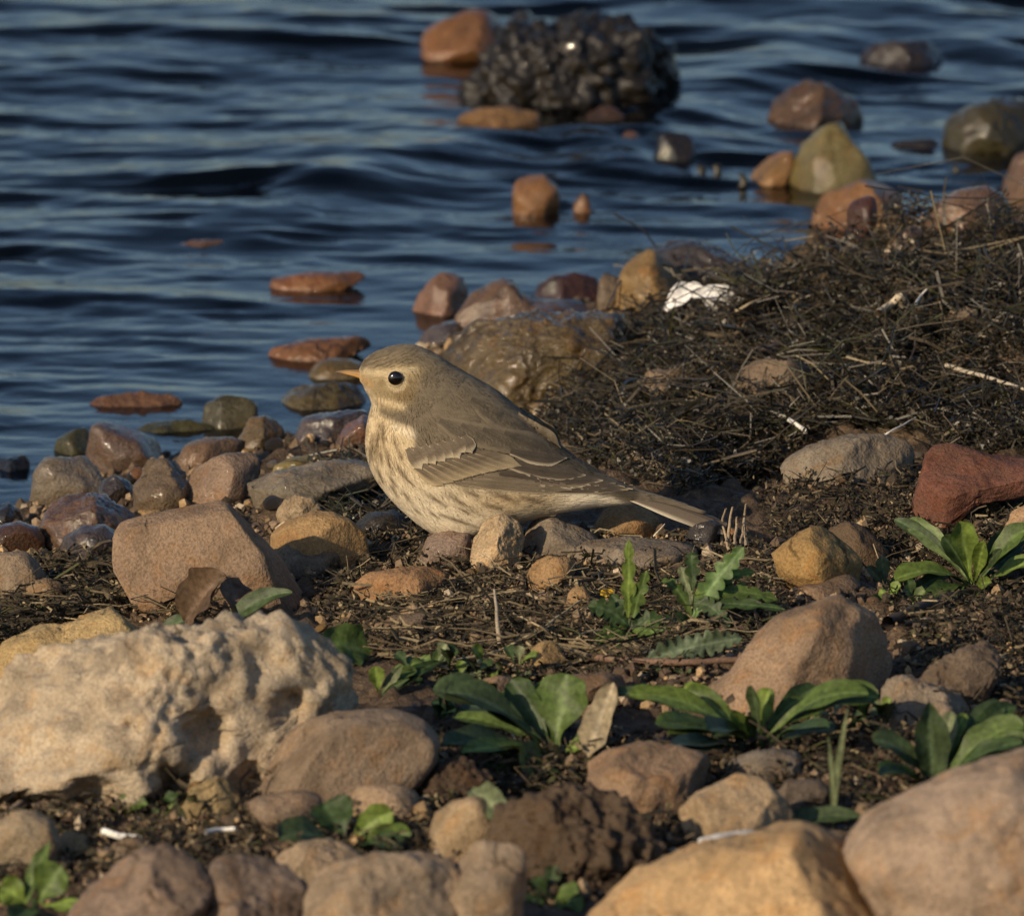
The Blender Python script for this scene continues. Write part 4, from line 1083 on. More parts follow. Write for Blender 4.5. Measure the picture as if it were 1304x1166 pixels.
link("lower_mandible", make_mesh("lower_mandible", V, F, c), M_BILL, bill)
t = NT("bird_eye")
p_ = t.pbr(Base_Color=(0.006, 0.004, 0.003, 1), Roughness=0.14, Specular_IOR_Level=0.8); t.l(p_.outputs[0], t.out.inputs[0]); M_EYE = t.m
M_RING = mat_plain("pale_eye_ring", (0.50, 0.39, 0.23), 0.8, 0.2, 0.2, 1500, 0.25)
for side in (-1, 1):
    q = bp(504, 473.5); y = near_y(q[0], q[2])
    U, F = ico(4)
    R = 9.6 * PXM
    V = U * (R, R * 0.62, R * 0.97) + (q[0], -side * (y + R * 0.12) if False else (y - R * 0.12) * (1 if side == -1 else -1), q[2])
    eye = link("eye", make_mesh("eye", V, F), M_EYE, bird)
    rg, V = 10.0 * PXM, []
    for a in np.linspace(0, 2 * np.pi, 40, endpoint=False):
        for b_ in np.linspace(0, 2 * np.pi, 8, endpoint=False):
            rr = rg + 0.00030 * math.cos(b_)
            x, z = q[0] + rr * math.cos(a), q[2] + rr * math.sin(a) * 0.97
            yy = near_y(x, z) - 0.00005 - 0.00034 * math.sin(b_)
            V.append((x, yy if side == -1 else -yy, z))
    Fr = grid_faces(40, 8, wrap=True)
    i8 = np.arange(8); Fr = np.vstack([Fr, np.stack([39 * 8 + i8, i8, (i8 + 1) % 8, 39 * 8 + (i8 + 1) % 8], 1)])
    link("eye_ring", make_mesh("eye_ring", np.array(V), Fr), M_RING, eye)

def tube(P, R, na=8, closed_ends=True):
    P = np.asarray(P, float); n = len(P)
    R = np.broadcast_to(np.asarray(R, float), (n,))
    T = np.gradient(P, axis=0); T /= np.maximum(np.linalg.norm(T, axis=1)[:, None], 1e-9)
    ref = np.array([0.13, 0.31, 0.94]) if abs(T[:, 2]).mean() < 0.8 else np.array([1.0, 0.1, 0])
    A = np.cross(T, ref); A /= np.maximum(np.linalg.norm(A, axis=1)[:, None], 1e-9)
    B = np.cross(T, A)
    a = np.linspace(0, 2 * np.pi, na, endpoint=False)
    V = P[:, None] + R[:, None, None] * (np.cos(a)[None, :, None] * A[:, None] + np.sin(a)[None, :, None] * B[:, None])
    return V.reshape(-1, 3), grid_faces(n, na, wrap=True)
M_LEG = mat_plain("leg_scale", (0.10, 0.062, 0.04), 0.5, 0.4, 0.3, 900, 0.3)
for side in (-1, 1):
    a0 = bp(602, 672, side * 0.008); x, y = a0[0] + B0[0], BY + side * 0.009
    gz = float(height(x, y)) + 0.004 - B0[2]
    knee = np.array([a0[0] + 0.006, side * 0.009, max(gz + 0.004, a0[2] - 0.006)])
    foot = np.array([a0[0] - 0.001, side * 0.009, gz])
    V, F = tube(catmull([a0, knee, foot], 12), np.linspace(0.0016, 0.0009, 12))
    leg = link("leg", make_mesh("leg", V, F), M_LEG, bird)
    for ta in (-0.5, 0, 0.5, math.pi):
        d = np.array([-math.cos(ta), math.sin(ta) * side, 0]) * 0.011
        V, F = tube(catmull([foot, foot + d * 0.55 + (0, 0, 0.0012), foot + d - (0, 0, 0.0006)], 9), np.linspace(0.0009, 0.0003, 9))
        link("toe", make_mesh("toe", V, F), M_LEG, leg)
# ------------------------------------------------------------------ leafy plants
LG = (0.15, 0.21, 0.040); MG = (0.085, 0.130, 0.030); DG = (0.042, 0.072, 0.022); BG = (0.062, 0.092, 0.038); GG = (0.15, 0.175, 0.085); DEAD = (0.33, 0.27, 0.17)

def leaf_mesh(A, Bp, Ct, w, col, fold=0.35, face=(0, -0.7, 0.7), wavy=0.11, shape="spoon", seed=0, nt=20, nu=9, rib=1.5, lobes=0):
    """blade along a curve A -> (control) -> B, width w, turned to 'face'"""
    rng = np.random.default_rng(seed)
    A, Bp, Ct = map(lambda v: np.asarray(v, float), (A, Bp, Ct))
    t = np.linspace(0, 1, nt)[:, None]
    P = (1 - t) ** 2 * A + 2 * t * (1 - t) * Ct + t ** 2 * Bp
    T = np.gradient(P, axis=0); T /= np.linalg.norm(T, axis=1)[:, None]
    f = np.asarray(face, float); f /= np.linalg.norm(f)
    Wd = np.cross(T, f); Wd /= np.maximum(np.linalg.norm(Wd, axis=1)[:, None], 1e-6)
    N = np.cross(Wd, T)
    tt = t[:, 0]
    if shape == "spoon": pr = 0.16 + 0.84 * sstep(0.12, 0.62, tt); pr = pr * np.sqrt(np.clip(1 - np.clip((tt - 0.66) / 0.345, 0, 1) ** 2.4, 0, 1))
    elif shape == "lance": pr = np.sin(np.pi * np.clip(tt * 0.94 + 0.05, 0, 1)) ** 0.8
    else: pr = (0.25 + 0.75 * sstep(0.0, 0.3, tt)) * np.sqrt(np.clip(1 - tt ** 3, 0, 1))
    if lobes: pr = pr * (0.40 + 0.60 * np.abs(np.sin(np.pi * lobes * tt + 0.3)) ** 0.7)
    V, C = [], []
    ph = rng.uniform(0, 6, 3)
    for i in range(nt):
        for k in range(nu):
            u = -1 + 2 * k / (nu - 1)
            ww = w * pr[i] * (1 + 0.05 * math.sin(23 * tt[i] + ph[0]) * abs(u))
            off = fold * abs(u) ** 1.3 * ww + wavy * w * abs(u) * math.sin(13 * tt[i] + ph[1] + 2 * u) 
            V.append(P[i] + Wd[i] * u * ww * 0.95 + N[i] * off)
            c = np.array(col) * (1 + 0.16 * math.sin(7 * tt[i] + ph[2] + 3 * u)) * rng.uniform(0.93, 1.07)
            if k == nu // 2: c = c * rib + 0.02
            if abs(u) > 0.95: c = c * 0.85
            vein = 0.5 + 0.5 * math.sin(30 * (tt[i] - 0.22 * abs(u)))
            C.append(c * (0.93 + 0.14 * vein))
    V = np.array(V); C = np.clip(np.array(C), 0.005, 0.9); F = grid_faces(nt, nu)
    # a thin back sheet gives the blade its thickness
    Nn = np.repeat(N, nu, axis=0)
    V2 = V - Nn * 0.00025
    F = np.vstack([F, F[:, ::-1] + len(V)])
    return np.vstack([V, V2]), F, np.vstack([C, C * np.array([1.12, 1.08, 1.15])])

def plant(name, label, root_px, leaves, cat="plant", group=None, dz=0.0, lift=0.0):
    r = ground_px(*root_px); r[2] = float(height(r[0], r[1])) + 0.002 + lift
    o = bpy.data.objects.new(name, None); COL.objects.link(o); o.location = r
    tag(o, label, cat, group)
    if name == "rosette_plant":
        rg = np.random.default_rng(int(root_px[0]))
        leaves = list(leaves) + [((b[0], b[1]), (t_[0] + rg.uniform(-24, 24), t_[1] + rg.uniform(-6, 20)), w_ * rg.uniform(0.55, 0.85), a_ + rg.uniform(-4, 8), d_ + rg.uniform(-0.012, 0.02),
                   [MG, DG, BG, LG][rg.integers(4)], dict(lf_[6]) if len(lf_) > 6 else {}) for lf_ in leaves for (b, t_, w_, a_, d_) in [lf_[:5]]]
    for k, lf in enumerate(leaves):
        base, tip, w, arch, dy, col = lf[:6]
        kw = dict(lf[6]) if len(lf) > 6 else {}
        A = on_y(*base, r[1] + kw.pop("y0", 0.0)) - r
        A[2] = max(A[2], -0.004) if "z0" not in kw else kw.pop("z0")
        Bq = on_y(*tip, r[1] + dy) - r
        Ct = (A + Bq) / 2 + np.array([0, 0, arch * PXM])
        bx = kw.pop("bx", 0); Ct[0] += bx * PXM
        kind = kw.pop("part", "leaf")
        V, F, C = leaf_mesh(A, Bq, Ct, w * 1.18 * PXM, col, seed=int(root_px[0] * 7 + root_px[1] * 13 + k), **kw)
        V[:, 2] = np.maximum(V[:, 2], height(V[:, 0] + r[0], V[:, 1] + r[1]) - r[2] + 0.0012)
        link(kind, make_mesh(kind, V, F, C), M_LEAF, o)
    return o
PG = dict(group="green rosettes on the shore")
plant("rosette_plant", "bright green leafy rosette by the red brick", (1240, 752), [
    ((1236, 742), (1222, 664), 15, 14, -0.004, LG, dict(face=(0.15, -1, 0.35))),
    ((1236, 744), (1154, 664), 12, 22, 0.010, (0.17, 0.23, 0.085), dict(face=(-0.2, -0.8, 0.6))),
    ((1236, 746), (1140, 738), 15, 30, -0.02, LG, dict(face=(-0.1, -0.45, 0.9))),
    ((1236, 748), (1188, 768), 16, 16, -0.03, MG, dict(face=(-0.1, -0.6, 0.8))),
    ((1240, 748), (1254, 690), 9, 10, -0.02, LG, dict(face=(-0.2, -1, 0.2))),
    ((1244, 746), (1312, 672), 14, 26, 0.0, MG, dict(face=(0.1, -0.5, 0.85))),
    ((1246, 748), (1330, 716), 13, 18, -0.02, LG, dict(face=(0.1, -0.6, 0.8))),
    ((1244, 746), (1284, 680), 11, 20, 0.012, DG, dict(face=(0.3, -0.8, 0.5))),
    ((1248, 744), (1300, 694), 10, 10, 0.02, (0.05, 0.10, 0.05), dict(face=(0.3, -0.6, 0.7))),
    ((1240, 750), (1262, 742), 7, 6, -0.03, LG, dict(face=(0, -1, 0.3)))], **PG)
plant("seedling", "small leafy sprig between the ochre mossy stone and the bright rosette", (1128, 752), [
    ((1128, 750), (1122, 708), 8, 4, 0.0, GG, dict(face=(0.2, -1, 0.2))), ((1128, 750), (1156, 738), 10, 10, -0.01, MG, {}), ((1128, 750), (1104, 722), 6, 6, 0.0, GG, {})], cat="seedling")
plant("rosette_plant", "broad dark rosette with one upright rounded leaf before the boulders", (706, 962), [
    ((706, 956), (722, 858), 30, 4, 0.010, MG, dict(face=(-0.35, -1, 0.15), fold=0.25)),
    ((704, 956), (650, 866), 17, 12, 0.016, DG, dict(face=(-0.2, -1, 0.3))),
    ((700, 960), (552, 880), 24, 40, -0.010, BG, dict(face=(0.1, -0.45, 0.9))),
    ((700, 960), (566, 948), 20, 16, -0.040, BG, dict(face=(0, -0.5, 0.85))),
    ((702, 962), (670, 986), 24, 14, -0.035, MG, dict(face=(0.2, -0.9, 0.5))),
    ((706, 958), (588, 896), 15, 24, 0.02, (0.045, 0.075, 0.05), dict(face=(0, -0.5, 0.85))),
    ((712, 962), (772, 938), 14, 8, 0.0, DG, dict(face=(0.2, -0.8, 0.6))),
    ((704, 960), (622, 990), 12, 10, -0.03, MG, dict(face=(0, -0.5, 0.9)))], **PG)
plant("withered_leaf", "pale withered upright leaf beside the broad dark rosette", (748, 968), [
    ((746, 966), (782, 868), 17, 2, 0.004, DEAD, dict(face=(-0.5, -1, 0.1), shape="blunt", rib=1.2))], cat="leaf")
plant("rosette_plant", "glossy green rosette before the large brown boulder", (965, 958), [
    ((960, 946), (802, 884), 17, 34, -0.01, LG, dict(face=(0.0, -0.45, 0.9), fold=0.2)),
    ((958, 948), (874, 878), 13, 18, 0.012, MG, dict(face=(-0.3, -0.9, 0.4))),
    ((960, 950), (836, 922), 16, 18, -0.03, MG, dict(face=(0, -0.5, 0.9))),
    ((962, 950), (902, 930), 18, 20, -0.035, DG, dict(face=(-0.1, -0.7, 0.8))),
    ((968, 946), (980, 876), 13, 14, 0.0, LG, dict(face=(-0.6, -0.9, 0.2))),
    ((970, 948), (1118, 888), 22, 44, -0.004, MG, dict(face=(0.0, -0.42, 0.9), fold=0.25)),
    ((966, 948), (1040, 874), 13, 16, 0.02, DG, dict(face=(0.2, -0.7, 0.7))),
    ((970, 952), (1062, 930), 15, 14, -0.03, BG, dict(face=(0.1, -0.6, 0.8))),
    ((964, 950), (930, 908), 9, 8, -0.01, LG, dict(face=(0, -1, 0.3))),
    ((962, 952), (854, 950), 13, 10, -0.05, (0.045, 0.075, 0.05), dict(face=(0, -0.5, 0.9)))], **PG)
plant("rosette_plant", "dull green rosette behind the massive pinkish-tan boulder", (1190, 1004), [
    ((1188, 998), (1182, 894), 20, 4, 0.0, BG, dict(face=(0.3, -1, 0.1), shape="lance", rib=1.8)),
    ((1186, 998), (1112, 942), 15, 26, -0.01, BG, dict(face=(-0.1, -0.6, 0.8))),
    ((1190, 998), (1212, 906), 12, 4, 0.014, GG, dict(face=(-0.3, -1, 0.2))),
    ((1192, 998), (1304, 926), 20, 30, 0.0, MG, dict(face=(0.1, -0.5, 0.85))),
    ((1192, 998), (1320, 950), 20, 24, -0.02, MG, dict(face=(0.1, -0.5, 0.85))),
    ((1186, 1000), (1120, 982), 13, 12, -0.03, LG, dict(face=(0, -0.6, 0.8))),
    ((1192, 998), (1276, 896), 15, 20, 0.03, BG, dict(face=(0.1, -0.7, 0.7)))], **PG)
plant("rosette_plant", "pale seedling leaves at the end of the pale limestone boulder", (478, 886), [
    ((482, 884), (478, 848), 9, 2, 0.0, LG, dict(face=(0.1, -1, 0.2))),
    ((486, 886), (512, 848), 6, 6, 0.004, GG, dict(face=(0.2, -0.8, 0.5), shape="lance")),
    ((486, 886), (530, 852), 7, 12, 0.01, MG, dict(face=(0, -0.7, 0.7))),
    ((490, 886), (562, 842), 8, 12, 0.02, DG, dict(face=(0, -0.7, 0.7), shape="lance"))], cat="seedling")
plant("broad_leaf", "single green leaf hanging over the end of the limestone boulder", (466, 842), [
    ((470, 846), (408, 824), 24, 16, -0.012, MG, dict(face=(0.2, -0.8, 0.6), shape="blunt"))], cat="leaf", lift=0.004)
plant("broad_leaf", "curled green leaf arching over the limestone boulder", (285, 808), [
    ((278, 806), (372, 754), 12, 26, -0.006, BG, dict(face=(-0.3, -0.7, 0.6), shape="lance"))], cat="leaf", lift=0.002)
plant("broad_leaf", "short green leaf lying behind the limestone boulder", (210, 804), [
    ((204, 804), (252, 790), 10, 10, -0.006, BG, dict(face=(0, -0.6, 0.8), shape="lance"))], cat="leaf", lift=0.002)
plant("dead_leaf", "curled brown dead leaf on the tan slab", (276, 796), [
    ((236, 792), (288, 734), 26, 18, -0.016, (0.12, 0.078, 0.048), dict(face=(-0.6, -0.8, 0.4), shape="lance", wavy=0.16, fold=0.6)),
    ((290, 736), (312, 798), 20, 4, -0.020, (0.14, 0.088, 0.054), dict(face=(0.5, -0.9, 0.2), shape="lance", wavy=0.12, z0=0.018))], cat="leaf")
plant("seedling", "shaded broad leaves with a pale leaf below the grey-brown boulder", (440, 1078), [
    ((440, 1078), (500, 1034), 16, 10, 0.0, LG, dict(face=(-0.3, -1, 0.3))),
    ((436, 1078), (356, 1068), 20, 20, -0.02, BG, dict(face=(0, -0.6, 0.8))),
    ((440, 1076), (412, 1022), 24, 10, 0.01, DG, dict(face=(0.2, -0.8, 0.6))),
    ((444, 1080), (510, 1080), 16, 14, -0.03, DG, dict(face=(0, -0.5, 0.9))),
    ((446, 1080), (524, 1060), 12, 10, -0.01, MG, dict(face=(0, -1, 0.3)))], cat="seedling")
plant("seedling", "fresh green seedling leaves by the dark ridged stone", (40, 1150), [
    ((46, 1160), (78, 1102), 20, 4, 0.0, MG, dict(face=(-0.2, -1, 0.3))),
    ((30, 1160), (64, 1072), 9, 14, 0.01, MG, dict(face=(-0.5, -0.9, 0.2), shape="lance")),
    ((36, 1164), (0, 1130), 16, 8, 0.0, LG, dict(face=(0, -0.9, 0.4))),
    ((44, 1166), (20, 1172), 16, 6, -0.03, DG, {}),
    ((50, 1166), (110, 1160), 9, 8, -0.02, LG, {})], cat="seedling")
plant("seedling", "tiny leaves sprouting between the blocky stone and golden boulder", (700, 1146), [
    ((700, 1146), (676, 1120), 10, 4, 0.0, DG, {}), ((702, 1148), (736, 1136), 12, 6, -0.01, MG, {}), ((700, 1148), (660, 1158), 12, 6, -0.02, DG, {}),
    ((702, 1150), (738, 1162), 12, 6, -0.03, MG, {}), ((700, 1146), (706, 1102), 9, 4, 0.01, BG, {})], cat="seedling")
plant("fallen_leaf", "rounded grey-green leaf lying on the yellow-tan stone", (630, 1080), [
    ((600, 1052), (648, 1046), 17, 6, -0.028, GG, dict(face=(0, -1, 0.4), shape="blunt", z0=0.020))], cat="leaf")
plant("fallen_leaf", "small green leaf fallen under the limestone boulder", (160, 1034), [
    ((142, 1032), (188, 1024), 12, 8, -0.004, MG, dict(shape="lance"))], cat="leaf")
plant("fallen_leaf", "dark narrow leaf lying behind the golden-orange boulder", (1040, 1058), [
    ((975, 1060), (1100, 1040), 12, 18, 0.0, BG, dict(face=(0, -0.6, 0.8), shape="lance"))], cat="leaf")
plant("grass_stem", "pair of thin upright green stems behind the golden-orange boulder", (1062, 1058), [
    ((1060, 1060), (1080, 900), 3.6, 2, 0.0, GG, dict(shape="lance", fold=0.1, part="stem", bx=-6, face=(0, -1, 0.1))),
    ((1060, 1060), (1054, 936), 3.2, 2, 0.0, GG, dict(shape="lance", fold=0.1, part="stem", bx=6, face=(0, -1, 0.1)))], cat="stem")
plant("seedling", "dark leaf pair curling under the broad dark rosette", (552, 986), [
    ((560, 978), (482, 972), 12, 14, -0.008, MG, dict(face=(0, -0.7, 0.7))), ((562, 980), (516, 996), 9, 6, -0.02, DG, {})], cat="seedling", lift=0.008)
# lobed feathery plants
def lobed(label, root, specs, col2, name="lobed_weed"):
    plant(name, label, root, [(b, t_, w, a, d, c, dict(shape="blunt", lobes=lb, fold=0.15, wavy=0.12, nt=44, face=f)) for b, t_, w, a, d, c, lb, f in specs], cat="weed", group="feathery weeds before the bird")
lobed("feathery green weed with a yellow petal below the driftwood slat", (800, 812), [
    ((800, 786), (801, 686), 9, 2, 0.0, LG, 4, (0, -1, 0.1)), ((806, 786), (824, 726), 9, 4, 0.0, MG, 4, (0, -1, 0.1)),
    ((800, 796), (748, 772), 14, 14, 0.0, DG, 5, (0, -0.8, 0.5)), ((798, 800), (752, 824), 11, 10, -0.012, MG, 5, (0, -0.8, 0.5)),
    ((804, 800), (846, 792), 14, 12, 0.0, DG, 5, (0, -0.8, 0.6)), ((800, 804), (790, 832), 10, 4, -0.02, MG, 4, (0, -0.9, 0.4)),
    ((806, 802), (858, 818), 12, 12, -0.015, MG, 5, (0, -0.8, 0.6)), ((800, 798), (778, 756), 10, 6, 0.006, DG, 4, (0, -0.9, 0.4))], None)
lobed("taller feathery weed arching under the dry stalk tuft", (892, 802), [
    ((878, 790), (948, 696), 15, 10, 0.0, (0.10, 0.17, 0.05), 7, (-0.3, -1, 0.3)), ((880, 784), (842, 740), 8, 26, 0.0, MG, 5, (0, -0.8, 0.6)),
    ((884, 760), (990, 764), 12, 18, 0.004, MG, 6, (0, -0.7, 0.7)), ((884, 768), (930, 800), 11, 20, -0.010, BG, 6, (0, -0.8, 0.5)),
    ((880, 770), (866, 720), 8, 8, 0.004, GG, 4, (0, -1, 0.2)), ((882, 752), (880, 706), 9, 30, 0.004, DG, 5, (0, -0.7, 0.6)),
    ((886, 756), (962, 728), 10, 14, 0.008, LG, 5, (0, -0.7, 0.7)), ((878, 790), (840, 800), 10, 14, -0.012, DG, 5, (0, -0.8, 0.6)),
    ((884, 770), (1000, 776), 9, 8, -0.01, DG, 4, (0, -0.6, 0.8))], None)
plant("woolly_leaf", "fuzzy grey-green serrated leaf lying along the dead twig", (880, 848), [
    ((815, 846), (946, 812), 17, 8, 0.004, (0.10, 0.135, 0.075), dict(shape="blunt", lobes=11, wavy=0.25, fold=0.2, nt=60, face=(0, -0.9, 0.45))),
    ((822, 868), (880, 866), 9, 4, -0.012, (0.085, 0.12, 0.05), dict(shape="blunt", lobes=6, wavy=0.2, nt=40, face=(0, -0.9, 0.45)))], cat="leaf", lift=0.003)
petal = plant("yellow_petal", "tiny yellow petal caught on the straw tip", (776, 775), [((764, 760), (782, 755), 6, 3, 0.0, (0.75, 0.50, 0.03), dict(shape="blunt", face=(0, -1, 0.4), rib=1.0))], cat="petal", lift=0.002)
# small creeping weed between the rosettes
rngw = np.random.default_rng(31)
for (px, py, sp, n, lab) in [(590, 872, 80, 46, "low creeping weed behind the broad dark rosette"), (620, 912, 60, 30, "low creeping weed in the heart of the broad dark rosette"),
                             (1080, 930, 56, 26, "low creeping weed beyond the glossy green rosette"), (1150, 770, 24, 8, "low creeping weed under the bright green rosette"), (240, 1040, 40, 10, "low creeping weed beneath the yellow crumbly stone")]:
    lv = []
    for k in range(n):
        bx_, by_ = px + rngw.uniform(-sp, sp), py + rngw.uniform(-0.4, 0.4) * sp
        a = rngw.uniform(0, 6.28)
        lv.append(((bx_, by_), (bx_ + math.cos(a) * 20, by_ - 6 - abs(math.sin(a)) * 18), rngw.uniform(4.5, 8.5), 6, rngw.uniform(-0.02, 0.02), [MG, GG, DG, LG][rngw.integers(4)], dict(nt=10, nu=5)))
    plant("creeping_weed", lab, (px, py), lv, cat="weed")
# ------------------------------------------------------------------ twigs, straw and wrack
def strands(P0, az, el, L, R, bend, rng, seg=5, na=3):
    n = len(P0)
    D = np.stack([np.cos(az) * np.cos(el), np.sin(az) * np.cos(el), np.sin(el)], 1)
    side = np.stack([-np.sin(az), np.cos(az), np.zeros(n)], 1)
    t = np.linspace(-0.5, 0.5, seg)
    kink = rng.normal(0, 1, (n, seg)) * bend[:, None] * 0.25
    up = rng.normal(0, 1, (n, seg)) * bend[:, None] * 0.18
    C = P0[:, None] + D[:, None] * (t[None, :, None] * L[:, None, None]) + side[:, None] * ((bend[:, None] * (t ** 2 * 4 - 0.5) + kink) * L[:, None])[..., None]
    C[..., 2] += up * L[:, None]
    A = side; B = np.cross(D, side)
    a = np.linspace(0, 2 * np.pi, na, endpoint=False)
    taper = 1 - 0.5 * np.abs(t + 0.5)
    V = C[:, :, None] + (R[:, None] * taper[None])[:, :, None, None] * (np.cos(a)[None, None, :, None] * A[:, None, None] + np.sin(a)[None, None, :, None] * B[:, None, None])
    base = grid_faces(seg, na, wrap=True)
    F = (np.arange(n)[:, None, None] * (seg * na) + base[None]).reshape(-1, 4)
    return V.reshape(-1, 3), F, seg * na

def flakes(P0, size, rng):
    n = len(P0)
    M = rng.normal(size=(n, 3, 3)); 
    x = M[:, 0] / np.linalg.norm(M[:, 0], axis=1)[:, None]
    y = np.cross(x, M[:, 1]); y /= np.linalg.norm(y, axis=1)[:, None]
    z = np.cross(x, y)
    s = size[:, None]
    pts = [(-1, -.3, 0), (-1, .3, 0), (0, -.55, .35), (0, .5, .35), (1, -.2, 0), (1, .25, -.1)]
    V = np.stack([P0 + s * (a * x + b * y + c * z) for a, b, c in pts], 1).reshape(-1, 3)
    b = np.arange(n)[:, None] * 6
    F = np.concatenate([b + np.array([[0, 1, 3, 2]]), b + np.array([[2, 3, 5, 4]])], 0)
    return V, F, 6

def poly_points(n, poly, rng):
    poly = np.array(poly, float); out = []
    lo, hi = poly.min(0), poly.max(0)
    while len(out) < n:
        q = rng.uniform(lo, hi, (n * 3, 2))
        out.extend(q[in_poly(q, poly) > 0])
    return np.array(out[:n])

def px_to_ground(Q):
    """many photo pixels to the ground, by marching all rays together"""
    d = np.stack([ray(a, b) for a, b in Q])
    lo = (0.14 - CAM[2]) / d[:, 2]; hi = (-0.06 - CAM[2]) / d[:, 2]
    t = lo.copy(); done = np.zeros(len(Q), bool)
    for f in np.linspace(0, 1, 160):
        tt = lo + (hi - lo) * f
        P = CAM + d * tt[:, None]
        b = (P[:, 2] < height0(P[:, 0], P[:, 1]) + 0.001) & ~done
        t[b] = tt[b]; done |= b
    t[~done] = hi[~done]
    return CAM + d * t[:, None]

def palette(n, cols, wts, rng, spread=0.3, mat_dark=False):
    c = np.array(cols)[rng.choice(len(cols), n, p=np.array(wts) / sum(wts))] * (0.60 if cols is WR and mat_dark else 0.75 if cols is WR else 1.0)
    return np.clip(c * rng.uniform(1 - spread, 1 + spread, (n, 1)), 0.002, 0.9)

WR = [(0.022, 0.018, 0.013), (0.040, 0.034, 0.020), (0.060, 0.048, 0.028), (0.105, 0.080, 0.048), (0.20, 0.155, 0.09), (0.34, 0.27, 0.16), (0.065, 0.066, 0.025)]
def litter(name, label, cat, poly, n, L, R, thick, wts, mat, seed, nfl=0, fsize=(0.0008, 0.0022), bend=0.3, flat=0.35):
    rng = np.random.default_rng(seed)
    Q = poly_points(n, poly, rng)
    P = px_to_ground(Q)
    cl = noise2(P[:, 0], P[:, 1], 45, 2, 9.0)
    P[:, 2] = height(P[:, 0], P[:, 1]) + 0.002 + thick * rng.uniform(0, 1, n) ** 1.3 * (0.6 + 1.0 * np.clip(cl + 0.3, 0, 1.2))
    az = rng.uniform(0, 2 * np.pi, n); el = rng.normal(0, flat, n)
    Ls = rng.uniform(*L, n) * rng.choice([0.6, 1, 1, 1.7], n); Rs = rng.uniform(*R, n) * rng.choice([0.7, 1, 1.5], n)
    V, F, k = strands(P, az, el, Ls, Rs, np.abs(rng.normal(0, bend, n)), rng)
    C = np.repeat(palette(n, WR, wts, rng, mat_dark=mat is M_WRACK), k, axis=0)
    if nfl:
        Q = poly_points(nfl, poly, rng); P = px_to_ground(Q)
        cl = noise2(P[:, 0], P[:, 1], 45, 2, 9.0)
        P[:, 2] = height(P[:, 0], P[:, 1]) + 0.002 + thick * rng.uniform(0, 1, nfl) ** 1.2 * (0.6 + 1.0 * np.clip(cl + 0.3, 0, 1.2))
        V2, F2, k2 = flakes(P, rng.uniform(*fsize, nfl), rng)
        C2 = np.repeat(palette(nfl, WR, wts, rng, mat_dark=mat is M_WRACK), k2, axis=0)
        F = np.vstack([F, F2 + len(V)]); V = np.vstack([V, V2]); C = np.vstack([C, C2])
    o = link(name, make_mesh(name, V, F, C, smooth=False), mat)
    tag(o, label, cat, kind="stuff"); return o

litter("wrack_heap", "dark tangled bank of drying water weed and roots", "wrack",
       [(690, 560), (700, 500), (790, 440), (800, 350), (900, 350), (1000, 352), (1090, 318), (1190, 300), (1330, 290), (1330, 590), (1190, 585), (1170, 560), (1060, 560), (990, 610), (880, 640), (790, 610), (740, 590)],
       17000, (0.004, 0.013), (0.00018, 0.00048), 0.010, [5, 7, 6, 4.5, 1.6, 0.35, 2], M_WRACK, 21, nfl=30000, fsize=(0.0005, 0.0018), bend=0.6, flat=0.6)
litter("plant_litter", "dry root and straw litter over the soil before the bird", "litter",
       [(395, 700), (560, 690), (700, 700), (900, 700), (1000, 720), (1000, 800), (900, 860), (760, 880), (560, 870), (480, 850), (400, 790)],
       1700, (0.004, 0.015), (0.0002, 0.0005), 0.004, [3, 4, 5, 5, 4, 1.6, 0.5], M_LITTER, 22, nfl=7000, fsize=(0.0006, 0.0018))
litter("straw_litter", "matted brown straw litter beside the tan slab", "litter",
       [(-20, 745), (90, 730), (150, 735), (240, 765), (270, 800), (180, 790), (100, 800), (-20, 835)],
       1500, (0.008, 0.026), (0.00022, 0.00055), 0.007, [4, 4, 5, 5, 3.0, 1.2, 0.5], M_LITTER, 23, nfl=2000, bend=0.2, flat=0.2)
litter("wet_weed_litter", "wet dark weed strands between the long grey slab and the bird", "litter",
       [(380, 610), (470, 600), (520, 640), (540, 690), (440, 690), (410, 660)], 1100, (0.007, 0.022), (0.0002, 0.0005), 0.008, [3, 4, 4, 2, 1, 0.3, 3], M_WRACK, 24, nfl=1200)
litter("brick_litter", "root and twig litter over the soil around the red brick", "litter",
       [(960, 640), (1060, 620), (1170, 600), (1330, 620), (1330, 900), (1180, 880), (1130, 780), (1100, 700), (990, 700)],
       1300, (0.004, 0.015), (0.0002, 0.0005), 0.005, [4, 5, 5, 4, 2, 0.7, 0.6], M_LITTER, 25, nfl=4000, fsize=(0.0006, 0.0018))
litter("boulder_litter", "crumbled leaf and root litter between the boulders", "litter",
       [(-20, 990), (300, 1010), (560, 940), (860, 960), (1110, 910), (1304, 900), (1304, 1000), (1060, 1060), (800, 1130), (640, 1160), (400, 1110), (150, 1120), (-20, 1166)],
       1500, (0.005, 0.018), (0.00025, 0.0006), 0.005, [4, 5, 5, 4, 2, 0.6, 1.2], M_LITTER, 26, nfl=5000, fsize=(0.0008, 0.0024))
litter("wrack_stems", "long olive and straw coloured stems tangled through the dark wrack", "wrack",
       [(700, 540), (800, 440), (810, 360), (900, 356), (1000, 356), (1100, 326), (1200, 305), (1330, 296), (1330, 580), (1180, 570), (1060, 555), (880, 620), (760, 580)],
       1300, (0.018, 0.040), (0.00022, 0.0006), 0.018, [4, 6, 6, 4, 1.2, 0.4, 4], M_WRACK, 27, bend=0.4, flat=0.45)
